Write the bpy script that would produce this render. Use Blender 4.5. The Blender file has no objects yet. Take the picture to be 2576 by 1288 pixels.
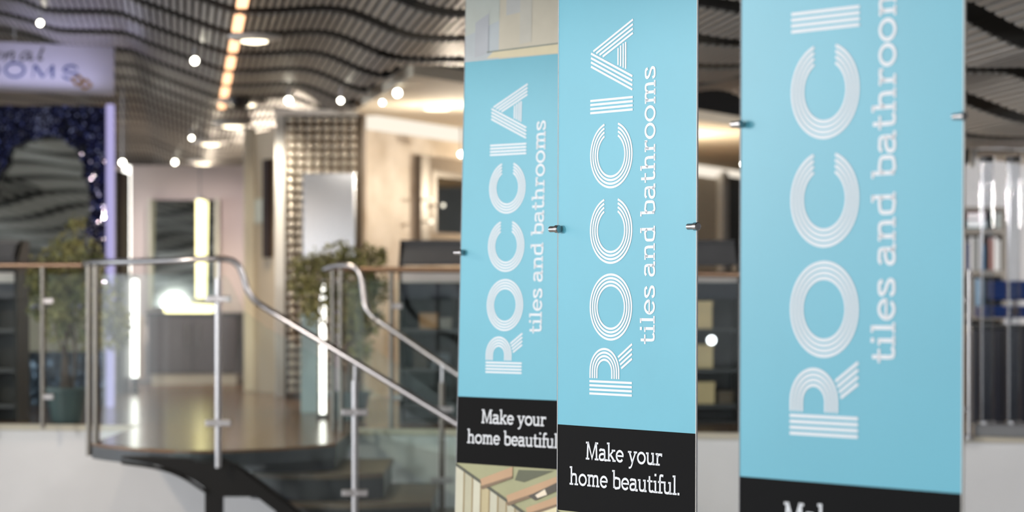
import bpy, math, random
from mathutils import Vector, Matrix, noise
random.seed(7)
scene = bpy.context.scene
COL = scene.collection

# ------------------------------------------------------------------ camera, world, exposure
CZ = 1.88                      # camera height above the lower hall floor
F = 6300.0                     # focal length in pixels of the 2576 px wide frame
K = F / 3578.0                 # depth units -> metres
cam_data = bpy.data.cameras.new('camera')
cam_data.sensor_width = 36.0
cam_data.lens = 36.0 * F / 2576.0
cam_data.shift_y = 91.0 / 2576.0
cam_data.clip_end = 200
cam_data.dof.use_dof = True
cam_data.dof.focus_distance = 6.8
cam_data.dof.aperture_fstop = 3.0
cam_data.dof.aperture_blades = 9
cam = bpy.data.objects.new('camera', cam_data)
cam.location = (0, 0, CZ)
cam.rotation_euler = (math.pi / 2, 0, 0)
COL.objects.link(cam)
scene.camera = cam

world = bpy.data.worlds.new('world')
scene.world = world
world.use_nodes = True
wb = world.node_tree.nodes['Background']
wb.inputs[0].default_value = (0.90, 0.95, 1.0, 1)
wb.inputs[1].default_value = 2.1

vs = scene.view_settings
vs.view_transform = 'Standard'
vs.look = 'None'
vs.gamma = 1
vs.use_curve_mapping = False
vs.exposure = 0.6
try:
    scene.cycles.use_denoising = True
    scene.cycles.sample_clamp_indirect = 6.0
    scene.cycles.max_bounces = 10
    scene.cycles.transparent_max_bounces = 16
    scene.cycles.caustics_reflective = False
    scene.cycles.caustics_refractive = False
except Exception:
    pass

def lamp(name, kind, loc, energy, colr, size=0.1, rot=(0, 0, 0), spot=None, parent=None):
    d = bpy.data.lights.new(name, kind)
    d.energy = energy
    d.color = colr
    if kind == 'AREA':
        if isinstance(size, tuple):
            d.shape = 'RECTANGLE'; d.size, d.size_y = size
        else:
            d.size = size
    else:
        d.shadow_soft_size = size
    if spot:
        d.spot_size = math.radians(spot); d.spot_blend = 0.6 if spot < 170 else 0.05
    o = bpy.data.objects.new(name, d)
    COL.objects.link(o)
    o.rotation_euler = rot
    o.location = loc
    if parent is not None:
        o.parent = parent
        o.matrix_parent_inverse = Matrix.Translation(parent.location).inverted()
    return o

# added fill lamps without fixtures, brightening the banners, walls and arch mirror
for hx, hy, he in ((-4.0, -7.0, 380), (-4.2, -1.0, 380), (-4.2, 5.0, 190), (-3.9, 11.3, 380), (-9.0, 7.0, 2100), (0.0, -7.0, 260), (3.6, -4.0, 200), (4.2, 11.0, 260), (-2.4, 6.3, 60), (0.6, 12.2, 170)):
    lamp('hall_fill', 'SPOT', (hx, hy, 2.7 if hx > 2 else 3.1), he * 0.37, (1.0, 0.80, 0.58) if (hx, hy) == (-3.9, 11.3) else (1.0, 0.96, 0.92), 0.07, (0, 0, 0), 178)

lamp('reading_fill', 'POINT', (6.2, 19.3, 2.6), 260, (1.0, 0.97, 0.94), 0.2)  # unseen fill, added to brighten the bookcase and its wall

# ------------------------------------------------------------------ helpers
def P(px, py, d):
    """point seen at picture position px,py at depth d (depth units)"""
    return Vector(((px - 1288) / 3578.0 * d, d * K, CZ - (py - 735) / 3578.0 * d))

def X(px, d): return (px - 1288) / 3578.0 * d
def Z(py, d): return CZ - (py - 735) / 3578.0 * d

def lin(c):
    c = c / 255.0
    return c / 12.92 if c <= 0.04045 else ((c + 0.055) / 1.055) ** 2.4

def rgb(r, g, b): return (lin(r), lin(g), lin(b), 1)

MATS = {}
def mat(name, colr, rough=0.5, metal=0.0, var=0.0, scale=8.0, bump=0.0, emit=0.0, spec=0.5, colr2=None, stretch=None, coat=0.0):
    m = bpy.data.materials.new(name)
    m.use_nodes = True
    nt = m.node_tree
    b = nt.nodes['Principled BSDF']
    b.inputs['Roughness'].default_value = rough
    b.inputs['Metallic'].default_value = metal
    b.inputs['Specular IOR Level'].default_value = spec
    b.inputs['Base Color'].default_value = colr
    if coat:
        b.inputs['Coat Weight'].default_value = coat
        b.inputs['Coat Roughness'].default_value = 0.08
    if emit:
        b.inputs['Emission Color'].default_value = colr
        b.inputs['Emission Strength'].default_value = emit
    if var or bump or colr2:
        tc = nt.nodes.new('ShaderNodeTexCoord')
        mp = nt.nodes.new('ShaderNodeMapping')
        if stretch: mp.inputs['Scale'].default_value = stretch
        nz = nt.nodes.new('ShaderNodeTexNoise')
        nz.inputs['Scale'].default_value = scale
        nz.inputs['Detail'].default_value = 5
        nt.links.new(tc.outputs['Object'], mp.inputs['Vector'])
        nt.links.new(mp.outputs['Vector'], nz.inputs['Vector'])
        if var or colr2:
            rp = nt.nodes.new('ShaderNodeValToRGB')
            if colr2:
                rp.color_ramp.elements[0].position = 0.35
                rp.color_ramp.elements[1].position = 0.65
                rp.color_ramp.elements[0].color = colr
                rp.color_ramp.elements[1].color = colr2
            else:
                rp.color_ramp.elements[0].position = 0.3
                rp.color_ramp.elements[1].position = 0.7
                rp.color_ramp.elements[0].color = tuple(c * (1 - var) for c in colr[:3]) + (1,)
                rp.color_ramp.elements[1].color = tuple(min(1, c * (1 + var)) for c in colr[:3]) + (1,)
            nt.links.new(nz.outputs['Fac'], rp.inputs['Fac'])
            nt.links.new(rp.outputs['Color'], b.inputs['Base Color'])
        if bump:
            bp = nt.nodes.new('ShaderNodeBump')
            bp.inputs['Strength'].default_value = bump
            bp.inputs['Distance'].default_value = 0.01
            nt.links.new(nz.outputs['Fac'], bp.inputs['Height'])
            nt.links.new(bp.outputs['Normal'], b.inputs['Normal'])
    MATS[name] = m
    return m

def glow(name, colr, strength):
    m = bpy.data.materials.new(name)
    m.use_nodes = True
    nt = m.node_tree
    nt.nodes.clear()
    e = nt.nodes.new('ShaderNodeEmission')
    e.inputs[0].default_value = colr
    e.inputs[1].default_value = strength
    o = nt.nodes.new('ShaderNodeOutputMaterial')
    nt.links.new(e.outputs[0], o.inputs[0])
    MATS[name] = m
    return m

def glassy(name, tint, refl=0.6, ior=1.45, rough=0.0):
    m = bpy.data.materials.new(name)
    m.use_nodes = True
    nt = m.node_tree
    nt.nodes.clear()
    t = nt.nodes.new('ShaderNodeBsdfTransparent'); t.inputs[0].default_value = tint
    g = nt.nodes.new('ShaderNodeBsdfGlossy'); g.inputs['Roughness'].default_value = rough
    g.inputs['Color'].default_value = (refl, refl, refl, 1)
    lw = nt.nodes.new('ShaderNodeLayerWeight'); lw.inputs[0].default_value = 0.5
    pw = nt.nodes.new('ShaderNodeMath'); pw.operation = 'POWER'; pw.inputs[1].default_value = 4.0
    f = nt.nodes.new('ShaderNodeMath'); f.operation = 'MULTIPLY_ADD'; f.inputs[1].default_value = 0.9; f.inputs[2].default_value = 0.012
    nt.links.new(lw.outputs['Facing'], pw.inputs[0]); nt.links.new(pw.outputs[0], f.inputs[0])
    mx = nt.nodes.new('ShaderNodeMixShader')
    o = nt.nodes.new('ShaderNodeOutputMaterial')
    nt.links.new(f.outputs[0], mx.inputs[0])
    nt.links.new(t.outputs[0], mx.inputs[1])
    nt.links.new(g.outputs[0], mx.inputs[2])
    nt.links.new(mx.outputs[0], o.inputs[0])
    MATS[name] = m
    return m

def vcol_mat(name, rough=0.6, var=0.15, scale=30):
    m = bpy.data.materials.new(name)
    m.use_nodes = True
    nt = m.node_tree
    b = nt.nodes['Principled BSDF']
    b.inputs['Roughness'].default_value = rough
    a = nt.nodes.new('ShaderNodeAttribute'); a.attribute_name = 'tint'
    tc = nt.nodes.new('ShaderNodeTexCoord')
    nz = nt.nodes.new('ShaderNodeTexNoise'); nz.inputs['Scale'].default_value = scale; nz.inputs['Detail'].default_value = 4
    hs = nt.nodes.new('ShaderNodeMix'); hs.data_type = 'RGBA'; hs.blend_type = 'MULTIPLY'
    rp = nt.nodes.new('ShaderNodeValToRGB')
    rp.color_ramp.elements[0].color = (1 - var, 1 - var, 1 - var, 1)
    rp.color_ramp.elements[1].color = (1 + var, 1 + var, 1 + var, 1)
    hs.inputs[0].default_value = 1
    nt.links.new(tc.outputs['Object'], nz.inputs['Vector'])
    nt.links.new(nz.outputs['Fac'], rp.inputs['Fac'])
    nt.links.new(a.outputs['Color'], hs.inputs[6])
    nt.links.new(rp.outputs['Color'], hs.inputs[7])
    nt.links.new(hs.outputs[2], b.inputs['Base Color'])
    MATS[name] = m
    return m

class MB:
    """collects faces for one mesh object"""
    def __init__(self):
        self.v, self.f, self.c, self.mi = [], [], [], []
    def face(self, pts, colr=None, mi=0):
        i = len(self.v)
        self.v += [tuple(p) for p in pts]
        self.f.append(list(range(i, i + len(pts))))
        self.c.append(colr); self.mi.append(mi)
    def mesh(self, verts, faces, colr=None, mi=0):
        i = len(self.v)
        self.v += [tuple(p) for p in verts]
        for f in faces:
            self.f.append([i + k for k in f]); self.c.append(colr); self.mi.append(mi)
    def box(self, x0, x1, y0, y1, z0, z1, mi=0):
        v = [(x0, y0, z0), (x1, y0, z0), (x1, y1, z0), (x0, y1, z0), (x0, y0, z1), (x1, y0, z1), (x1, y1, z1), (x0, y1, z1)]
        self.mesh(v, [(3, 2, 1, 0), (4, 5, 6, 7), (0, 1, 5, 4), (1, 2, 6, 5), (2, 3, 7, 6), (3, 0, 4, 7)], mi=mi)
        return self
    def extrude(self, pts, vec, mi=0):
        """planar polygon pts swept along vec"""
        vec = Vector(vec); pts = [Vector(p) for p in pts]
        n = len(pts)
        v = pts + [p + vec for p in pts]
        f = [tuple(range(n))[::-1], tuple(range(n, 2 * n))]
        for k in range(n):
            j = (k + 1) % n
            f.append((k, j, n + j, n + k))
        self.mesh(v, f, mi=mi)
        return self
    def plan(self, poly, z0, z1, mi=0):
        return self.extrude([(p[0], p[1], z0) for p in poly], (0, 0, z1 - z0), mi)
    def obox(self, c, ax, ay, az, mi=0):
        """oriented box: centre and three half-axis vectors"""
        c, ax, ay, az = map(Vector, (c, ax, ay, az))
        v = [c - ax - ay - az, c + ax - ay - az, c + ax + ay - az, c - ax + ay - az,
             c - ax - ay + az, c + ax - ay + az, c + ax + ay + az, c - ax + ay + az]
        self.mesh(v, [(3, 2, 1, 0), (4, 5, 6, 7), (0, 1, 5, 4), (1, 2, 6, 5), (2, 3, 7, 6), (3, 0, 4, 7)], mi=mi)
        return self
    def tube(self, path, r, n=12, closed=True):
        path = [Vector(p) for p in path]
        rs = r if isinstance(r, (list, tuple)) else [r] * len(path)
        rings = []
        prev = None
        for k, p in enumerate(path):
            a = path[max(0, k - 1)]; b = path[min(len(path) - 1, k + 1)]
            t = (b - a).normalized()
            if prev is None:
                ref = Vector((0, 0, 1)) if abs(t.z) < 0.9 else Vector((1, 0, 0))
                u = t.cross(ref).normalized()
            else:
                u = (prev - t * prev.dot(t)).normalized()
            prev = u
            w = t.cross(u)
            rings.append([p + (u * math.cos(q) + w * math.sin(q)) * rs[k] for q in [2 * math.pi * i / n for i in range(n)]])
        v = [q for ring in rings for q in ring]
        f = []
        for k in range(len(rings) - 1):
            for i in range(n):
                j = (i + 1) % n
                f.append((k * n + i, k * n + j, (k + 1) * n + j, (k + 1) * n + i))
        if closed:
            f.append(tuple(range(n))[::-1])
            f.append(tuple((len(rings) - 1) * n + i for i in range(n)))
        self.mesh(v, f)
        return self
    def lathe(self, c, prof, n=24, axis=None):
        """profile (r, h) turned about axis through c"""
        c = Vector(c)
        ax = Vector(axis or (0, 0, 1)).normalized()
        ref = Vector((1, 0, 0)) if abs(ax.x) < 0.9 else Vector((0, 1, 0))
        u = ax.cross(ref).normalized(); w = ax.cross(u)
        v, f = [], []
        for r, h in prof:
            for i in range(n):
                q = 2 * math.pi * i / n
                v.append(c + ax * h + (u * math.cos(q) + w * math.sin(q)) * r)
        for k in range(len(prof) - 1):
            for i in range(n):
                j = (i + 1) % n
                f.append((k * n + i, k * n + j, (k + 1) * n + j, (k + 1) * n + i))
        f.append(tuple(range(n))[::-1]); f.append(tuple((len(prof) - 1) * n + i for i in range(n)))
        self.mesh(v, f)
        return self
    def build(self, name, m, parent=None, smooth=False, bevel=0.0):
        me = bpy.data.meshes.new(name)
        me.from_pydata(self.v, [], self.f)
        ms = m if isinstance(m, (list, tuple)) else [m]
        for q in ms: me.materials.append(q)
        if any(self.mi):
            for p, i in zip(me.polygons, self.mi): p.material_index = i
        if any(c is not None for c in self.c):
            at = me.attributes.new('tint', 'FLOAT_COLOR', 'FACE')
            for k, c in enumerate(self.c): at.data[k].color = c or (1, 1, 1, 1)
        if smooth:
            for p in me.polygons: p.use_smooth = True
        me.update()
        o = bpy.data.objects.new(name, me)
        COL.objects.link(o)
        if smooth:
            try: me.set_sharp_from_angle(angle=math.radians(40))
            except Exception: pass
        if bevel:
            b = o.modifiers.new('bevel', 'BEVEL'); b.width = bevel; b.segments = 2; b.limit_method = 'ANGLE'
        if parent is not None: child(o, parent)
        return o

ROOTLOC = {}
def child(o, parent):
    o.parent = parent
    top = parent
    off = Vector((0, 0, 0))
    while top is not None:
        off += ROOTLOC.get(top.name, Vector((0, 0, 0)))
        top = top.parent
    if parent.name in ROOTLOC:
        o.matrix_parent_inverse = Matrix.Translation(off).inverted()

def thing(name, loc, label, cat, group=None):
    o = bpy.data.objects.new(name, None)
    COL.objects.link(o)
    o.empty_display_size = 0.1
    o.location = loc
    ROOTLOC[o.name] = Vector(loc)
    tag(o, label, cat, group)
    return o

def tag(o, label, cat, group=None):
    o['label'] = label; o['category'] = cat
    if group: o['group'] = group
    return o

def struct(o, label=None):
    o['kind'] = 'structure'
    if label: o['label'] = label
    return o

# ------------------------------------------------------------------ materials
BLUE = mat('banner_blue', rgb(94, 183, 207), 0.42, var=0.03, scale=3)
BLACKP = mat('banner_black', rgb(13, 14, 16), 0.7, spec=0.1)
WHITEP = mat('print_white', rgb(238, 242, 248), 0.5)
PHOTO = vcol_mat('banner_photo', 0.5, 0.12, 9)
STEEL = mat('brushed_steel', rgb(178, 176, 178), 0.28, 1.0, var=0.06, scale=40)
STEELD = mat('satin_steel', rgb(120, 116, 110), 0.35, 0.9, var=0.08, scale=30)
BRONZE = mat('bronze_rail', rgb(150, 124, 104), 0.32, 0.85, var=0.06, scale=20)
CABLE = mat('steel_cable', rgb(120, 120, 124), 0.35, 0.8)
GLASS = glassy('balustrade_glass', (0.93, 0.965, 0.955, 1))
ACRYL = glassy('clear_acrylic', (0.92, 0.93, 0.94, 1), 0.55, 1.5)
TREADM = mat('tread_stone', rgb(86, 76, 64), 0.4, var=0.12, scale=6)
BLACK = mat('black_metal', rgb(10, 10, 11), 0.5, spec=0.3)
VOID = mat('black_void', rgb(7, 7, 8), 0.9)
DARKG = mat('dark_grey_laminate', rgb(58, 60, 64), 0.4, var=0.08, scale=12)
PANELG = mat('grey_panel', rgb(116, 118, 122), 0.35, var=0.06, scale=8)
CEILM = mat('ceiling_slat_metal', rgb(162, 158, 153), 0.40, 0.35, var=0.05, scale=3)
WHITEW = mat('white_plaster', rgb(216, 218, 222), 0.75, var=0.04, scale=2.5)
CREAMW = mat('cream_plaster', rgb(242, 232, 212), 0.75, var=0.03, scale=2)
PINKW = mat('pale_rose_wall', rgb(214, 200, 198), 0.7, var=0.03, scale=2)
STONE = mat('travertine', rgb(176, 158, 136), 0.5, colr2=rgb(212, 200, 186), scale=2.6, bump=0.1)
BEIGE = mat('beige_panel', rgb(206, 188, 158), 0.6, var=0.05, scale=3)
GALFLOOR = mat('brown_polished_stone', rgb(112, 84, 60), 0.2, var=0.12, scale=5, spec=0.3)
GALFLOOR.node_tree.nodes['Principled BSDF'].inputs['Specular Tint'].default_value = (1.0, 0.80, 0.62, 1)
LOWFLOOR = mat('pale_stone_floor', rgb(196, 196, 196), 0.35, var=0.06, scale=2)
STEPM = mat('slate_step', rgb(36, 41, 46), 0.35, var=0.1, scale=6)
MIRROR = mat('mirror', rgb(214, 220, 216), 0.02, 1.0)
SATIN = mat('satin_mirror', rgb(196, 200, 208), 0.24, 1.0)
NAVY = mat('navy_mosaic', rgb(20, 22, 42), 0.3, var=0.5, scale=60, bump=0.4)
CHIP = mat('navy_chip', rgb(38, 42, 78), 0.1, 0.8, var=0.6, scale=25)
CHIPG = mat('slate_chip', rgb(92, 108, 124), 0.14, 0.7, var=0.5, scale=25)
LEAF = mat('olive_leaf', rgb(104, 112, 72), 0.5, colr2=rgb(166, 160, 104), scale=6)
BARK = mat('bark', rgb(84, 72, 62), 0.8, var=0.25, scale=30, bump=0.4)
POTM = mat('glazed_pot', rgb(66, 84, 86), 0.25, var=0.15, scale=8)
SOIL = mat('soil', rgb(50, 40, 32), 0.9, var=0.3, scale=40)
CARTON = mat('cream_card', rgb(214, 190, 146), 0.6, var=0.06, scale=8)
SIGNW = mat('sign_board', rgb(196, 195, 208), 0.5, var=0.02, scale=2)
SIGNBLUE = mat('sign_blue', rgb(58, 84, 150), 0.25, 0.3)
SIGNGREEN = mat('sign_dark', rgb(58, 60, 50), 0.5)
GOLD = mat('gold', rgb(196, 152, 52), 0.3, 0.8)
VANITY = mat('taupe_gloss', rgb(92, 84, 86), 0.3, var=0.08, scale=4)
TILEM = mat('silver_dome_tile', rgb(206, 198, 184), 0.22, 0.65)
GROUT = mat('bronze_grout', rgb(82, 70, 56), 0.5, 0.3, var=0.1, scale=10)
NAVYP = mat('navy_lacquer', rgb(14, 20, 40), 0.3)
COBALT = mat('cobalt_fabric', rgb(16, 62, 140), 0.6, var=0.1, scale=20)
LEDW = glow('led_white', (1.0, 0.98, 0.90, 1), 3.0)
LEDY = glow('led_yellow', (1.0, 0.86, 0.42, 1), 3.0)
LEDWARM = glow('led_warm', (1.0, 0.52, 0.28, 1), 1.9)
LAV = glow('lavender_light', (0.50, 0.46, 0.80, 1), 0.62)
SPOTW = glow('spot_lens', (1.0, 0.95, 0.78, 1), 16)
DOWNW = glow('downlight_lens', (1.0, 0.86, 0.62, 1), 3)
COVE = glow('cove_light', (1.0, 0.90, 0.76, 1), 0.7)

# ------------------------------------------------------------------ the setting
PLAT = 1.0                                   # gallery floor height
def rail_y(x):                               # plan line of the gallery edge (metres)
    return (9.13 - 0.127 * (x + 0.8)) * K

fl = MB(); fl.box(-16, 16, -46, 45, -0.2, 0.0)
struct(fl.build('floor', LOWFLOOR))
gf = MB()
gf.plan([(-9, rail_y(-9)), (9, rail_y(9)), (9, 40), (-9, 40)], 0.0, PLAT)
struct(gf.build('floor_gallery', GALFLOOR), 'polished brown gallery floor above the steps')
fa = MB()
fa.plan([(-9, rail_y(-9) - 0.06), (9, rail_y(9) - 0.06), (9, rail_y(9) - 0.002), (-9, rail_y(-9) - 0.002)], 0.0, PLAT - 0.03)
struct(fa.build('wall_gallery', WHITEW), 'white wall below the gallery edge')
for k, (xa_, xb_) in enumerate(((-9, -2.46), (-1.0, 9))):
    tr = MB()
    tr.plan([(xa_, rail_y(xa_) - 0.08), (xb_, rail_y(xb_) - 0.08), (xb_, rail_y(xb_) - 0.001), (xa_, rail_y(xa_) - 0.001)], PLAT - 0.03, PLAT + 0.006)
    struct(tr.build('trim_%d' % (k + 3), mat('nosing_%d' % k, rgb(190, 184, 170), 0.6)), ['thin stone nosing along the gallery edge beside the landing', 'thin stone nosing along the gallery edge behind the banners'][k])
bw = MB(); bw.box(-12, 12, 39.5, 39.8, PLAT, 5.2)
rw0 = MB(); rw0.box(-18, 12, -46.4, -46.0, 0, 4.6)
rw1 = MB(); rw1.box(12, 12.3, -46, 40, 0, 4.6)
struct(rw1.build('wall_right', WHITEW), 'plain pale side wall of the hall')
struct(rw0.build('wall_rear', WHITEW), 'plain pale wall at the far rear end of the hall')
struct(bw.build('wall_back', mat('far_wall', rgb(90, 80, 70), 0.8)))

# wavy ceiling of slatted panels with dark channels between them
CP = [(-17, 2.2), (-16, 2.2), (-15.4, 2.06), (-14.8, 2.05), (-14.2, 2.2), (-13.6, 2.21), (-13, 2.07), (-12.4, 2.06), (-11.8, 2.21), (-11.2, 2.22), (-10.6, 2.08), (-10, 2.07), (-9.4, 2.22), (-8.8, 2.23), (-8.2, 2.1), (-7.6, 2.12), (-7, 2.28), (-6.3, 2.3), (-5.6, 2.2), (-5.2, 2.19), (-4.7, 2.12), (-4.1, 2.09), (-3.6, 2.02), (-3.29, 1.95), (-3.1, 1.885), (-2.62, 1.86), (-2.44, 1.787),
      (-2.09, 1.66), (-1.91, 1.60), (-1.72, 1.59), (-1.3, 1.595), (-.95, 1.464), (-.8, 1.438), (-.45, 1.435), (0, 1.38), (.3, 1.335),
      (.6, 1.285), (1.0, 1.28), (1.25, 1.33), (1.4, 1.325), (1.55, 1.25), (1.69, 1.18), (1.8, 1.142), (2.1, 1.138), (2.2, 1.108),
      (2.55, .98), (2.8, .95), (3.4, .95), (3.9, .90), (5, .88), (12, .8)]
def zc(s):
    if s <= CP[0][0]: return CP[0][1]
    for k in range(len(CP) - 1):
        a, b = CP[k], CP[k + 1]
        if s <= b[0]:
            t = (s - a[0]) / (b[0] - a[0])
            m0 = (CP[k + 1][1] - CP[k - 1][1]) / (CP[k + 1][0] - CP[k - 1][0]) if k > 0 else 0
            m1 = (CP[k + 2][1] - a[1]) / (CP[k + 2][0] - a[0]) if k + 2 < len(CP) else 0
            h = b[0] - a[0]
            return ((2 * t**3 - 3 * t**2 + 1) * a[1] + (t**3 - 2 * t**2 + t) * h * m0 + (-2 * t**3 + 3 * t**2) * b[1] + (t**3 - t**2) * h * m1)
    return CP[-1][1]
SK = 0.1306
def s_of(x, y): return x + SK * (y - 9.5 * K)
def x_of(s, y): return s - SK * (y - 9.5 * K)
def ceil_z(x, y): return CZ + zc(s_of(x, y))

def y_limit(x):
    """the wavy ceiling stops at the cream canopy and at the bookcase room"""
    if x < -1.27: return 1e9
    if x < -0.66: return (9.0 + (-0.66 - x) / 0.61 * 2.3) * K
    if x < 2.2: return (9.0 + (x + 0.66) * 0.19) * K
    return (9.543 + (x - 2.2) * 0.58) * K

GAP0, PITCH, GAPW = 8.06 * K, 0.724 * K, 0.40
# dark void above: one surface following the wave
cb = MB()
SS = [-16.5 + 0.2 * k for k in range(138)]
ys = [-46 + 2 * k for k in range(28)] + [9 + 0.5 * k for k in range(63)]
vv = [(x_of(s, y), y, CZ + zc(s) + 0.16) for s in SS for y in ys]
ff = []
for i in range(len(SS) - 1):
    for j in range(len(ys) - 1):
        a = i * len(ys) + j
        if vv[a][1] > y_limit(vv[a][0]) + 0.1 or vv[a + len(ys)][1] > y_limit(vv[a + len(ys)][0]) + 0.1: continue
        ff.append((a, a + 1, a + len(ys) + 1, a + len(ys)))
cb.mesh(vv, ff)
cb.box(-17, 12.3, -46, 40, CZ + 2.9, CZ + 2.95)
ceil = struct(cb.build('ceiling', VOID), 'dark void above the wavy slatted ceiling panels')
SP, SWD = 0.045, 0.027
for n in range(-46, 20):
    y0 = GAP0 + n * PITCH + GAPW / 2
    y1 = GAP0 + (n + 1) * PITCH - GAPW / 2
    if y0 < -45: continue
    pb = MB()
    behind = y1 < 8
    wide = 8 <= y1 < 20
    sp = SP * (3 if behind else 1)
    sw = SWD * (3 if behind else 1)
    s = -6.6 if not behind else -16.0
    smax = 5.2 if not behind else 9.0
    if wide: s = -15.0
    while s < smax:
        e0, e1 = y0, y1
        lim = min(y_limit(x_of(s, e0)), y_limit(x_of(s, e1)))
        if lim < e1: e1 = lim
        if e1 - e0 > 0.05:
            za, zb2 = CZ + zc(s), CZ + zc(s + sw)
            xa0, xa1 = x_of(s, e0), x_of(s, e1)
            v = [(xa0, e0, za), (xa0 + sw, e0, zb2), (xa1 + sw, e1, zb2), (xa1, e1, za),
                 (xa0, e0, za + .014), (xa0 + sw, e0, zb2 + .014), (xa1 + sw, e1, zb2 + .014), (xa1, e1, za + .014)]
            pb.mesh(v, [(0, 3, 2, 1), (0, 1, 5, 4), (1, 2, 6, 5), (3, 0, 4, 7)])
        s += sp * (3 if wide and s < -7 else 1)
    if pb.v:
        # two carrier rails that hold the slats of this panel
        for ty in (0.06, 0.94):
            yy = y0 + (y1 - y0) * ty
            prev = None
            s = -6.6
            while s < 5.2:
                x = x_of(s, yy)
                if yy < y_limit(x) - 0.02:
                    q = (x, yy, CZ + zc(s) + 0.02)
                    if prev is not None:
                        pb.mesh([prev, q, (q[0], q[1] + .03, q[2]), (prev[0], prev[1] + .03, prev[2])], [(0, 1, 2, 3)])
                    prev = q
                else:
                    prev = None
                s += 0.1
        pb.build('ceiling_panel', CEILM, ceil)

# cream canopy over the stone shop front
ca = [(-0.66, 9.5), (3.2, 13.84), (3.9, 19.0), (-0.42, 12.9), (-1.2, 11.75), (-1.27, 11.4)]
ca = [(x, y * K) for x, y in ca]
SOFZ = CZ + 1.45
cm = MB(); cm.plan(ca, SOFZ, SOFZ + 0.09)
can = tag(cm.build('shop_canopy', CREAMW), 'cream canopy slab over the stone shop front', 'canopy')
cv = MB()
cx = sum(p[0] for p in ca) / 6; cy = sum(p[1] for p in ca) / 6
cv.plan([(cx + (x - cx) * 0.95, cy + (y - cy) * 0.985) for x, y in ca], SOFZ + 0.09, SOFZ + 0.6)
cv.build('dark_upstand', VOID, can)
# lit cornice where canopy meets the stone wall
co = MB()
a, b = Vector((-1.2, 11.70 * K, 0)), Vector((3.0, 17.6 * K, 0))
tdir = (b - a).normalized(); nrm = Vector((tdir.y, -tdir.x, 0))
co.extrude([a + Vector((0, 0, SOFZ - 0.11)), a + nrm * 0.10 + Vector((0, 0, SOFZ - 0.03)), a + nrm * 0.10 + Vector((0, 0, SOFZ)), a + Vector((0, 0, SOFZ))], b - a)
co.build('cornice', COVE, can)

# stone wall under it
sw = MB()
sw.plan([tuple(a.xy), tuple(b.xy), tuple((b - nrm * 0.2).xy), tuple((a - nrm * 0.2).xy)], PLAT, SOFZ)
stonewall = struct(sw.build('wall_stone', STONE), 'mottled travertine shop wall under the cream canopy')
def on_wall(px, py, off=0.0):
    """point of the stone wall seen at px,py"""
    q = (px - 1288) / F
    # a + t*tdir : x = q*y
    t = (q * a.y - a.x) / (tdir.x - q * tdir.y)
    p = a + tdir * t
    return Vector((p.x, p.y, CZ - (py - 735) / F * p.y)) + nrm * off

# pale rose back wall with vanity
rw = MB(); rw.box(X(288, 14), X(640, 14), 14 * K, 14 * K + 0.15, PLAT, Z(416, 14))
struct(rw.build('wall_rose', PINKW), 'pale rose wall behind the vanity')
# beige return wall between the cream frame and white post
bwall = MB()
bwall.plan([(X(636, 12.6), 12.62 * K), (X(700, 12.3), 12.3 * K), (X(700, 12.3), 12.36 * K), (X(636, 12.6), 12.68 * K)], PLAT, Z(330, 12.5))
struct(bwall.build('wall_return', BEIGE), 'beige return wall beside the white post')
# tiled wall backing
tw = MB(); tw.box(X(716, 11.7), X(912, 11.7), 11.7 * K, 11.7 * K + 0.2, PLAT, Z(288, 11.7))
tilewall = struct(tw.build('wall_tile', GROUT), 'bronze wall covered with silver dome tiles')
# white head trim over it
ht = MB(); ht.box(X(690, 11.65), X(905, 11.65), 11.6 * K, 11.65 * K, Z(290, 11.62), Z(276, 11.62))
struct(ht.build('trim_2', mat('white_trim', rgb(232, 230, 226), 0.5)), 'white head trim over the dome tiles')
# wall behind the bookcase at the far side
gw = MB(); gw.box(X(1900, 12.9), X(3100, 12.9), 12.9 * K, 12.9 * K + 0.15, PLAT, CZ + 1.5)
struct(gw.build('wall_reading', WHITEW), 'pale grey wall behind the bookcase')

# posts of the shop fronts
def post(name, px0, px1, d, ptop, pbot_z, m, label, depth=0.12):
    q = MB(); q.box(X(px0, d), X(px1, d), d * K, d * K + depth, pbot_z, Z(ptop, d))
    # small plinth and cap
    w = X(px1, d) - X(px0, d)
    o = q.build(name, m, bevel=0.008)
    tag(o, label, 'post')
    return o
WPOST = MATS['white_trim']
post('shop_post', 692, 720, 11.9, 280, PLAT, WPOST, 'tall white post at the edge of the dome tile wall')
post('shop_post', 613, 640, 12.6, 322, PLAT, mat('cream_post', rgb(236, 228, 206), 0.5), 'cream post framing the vanity display')

# ------------------------------------------------------------------ dome tiles
tile_me = None
pt = 22.0
for r in range(33):
    for c in range(8):
        px = 733 + c * pt; py = 301 + r * pt
        if py > 995: continue
        if 440 < py and c >= 2 and py < 632: continue
        cpt = P(px, py, 11.695)
        if tile_me is None:
            t = MB()
            R = 0.0325
            prof = [(R, 0.0), (R * 0.9, 0.010), (R * 0.6, 0.020), (R * 0.25, 0.025)]
            t.lathe((0, 0, 0), prof, 10, (0, -1, 0))
            o = t.build('tile', TILEM, tilewall, smooth=True)
            tile_me = o.data
        else:
            o = bpy.data.objects.new('tile', tile_me); COL.objects.link(o); o.parent = tilewall
        o.location = cpt

# satin mirror on the tile wall
q = MB(); q.box(X(763, 11.6), X(893, 11.6), 11.6 * K, 11.6 * K + 0.03, Z(650, 11.6), Z(436, 11.6))
sm = tag(q.build('wall_mirror', SATIN, bevel=0.004), 'frameless satin silver mirror hanging over the dome tiles', 'mirror')

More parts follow.
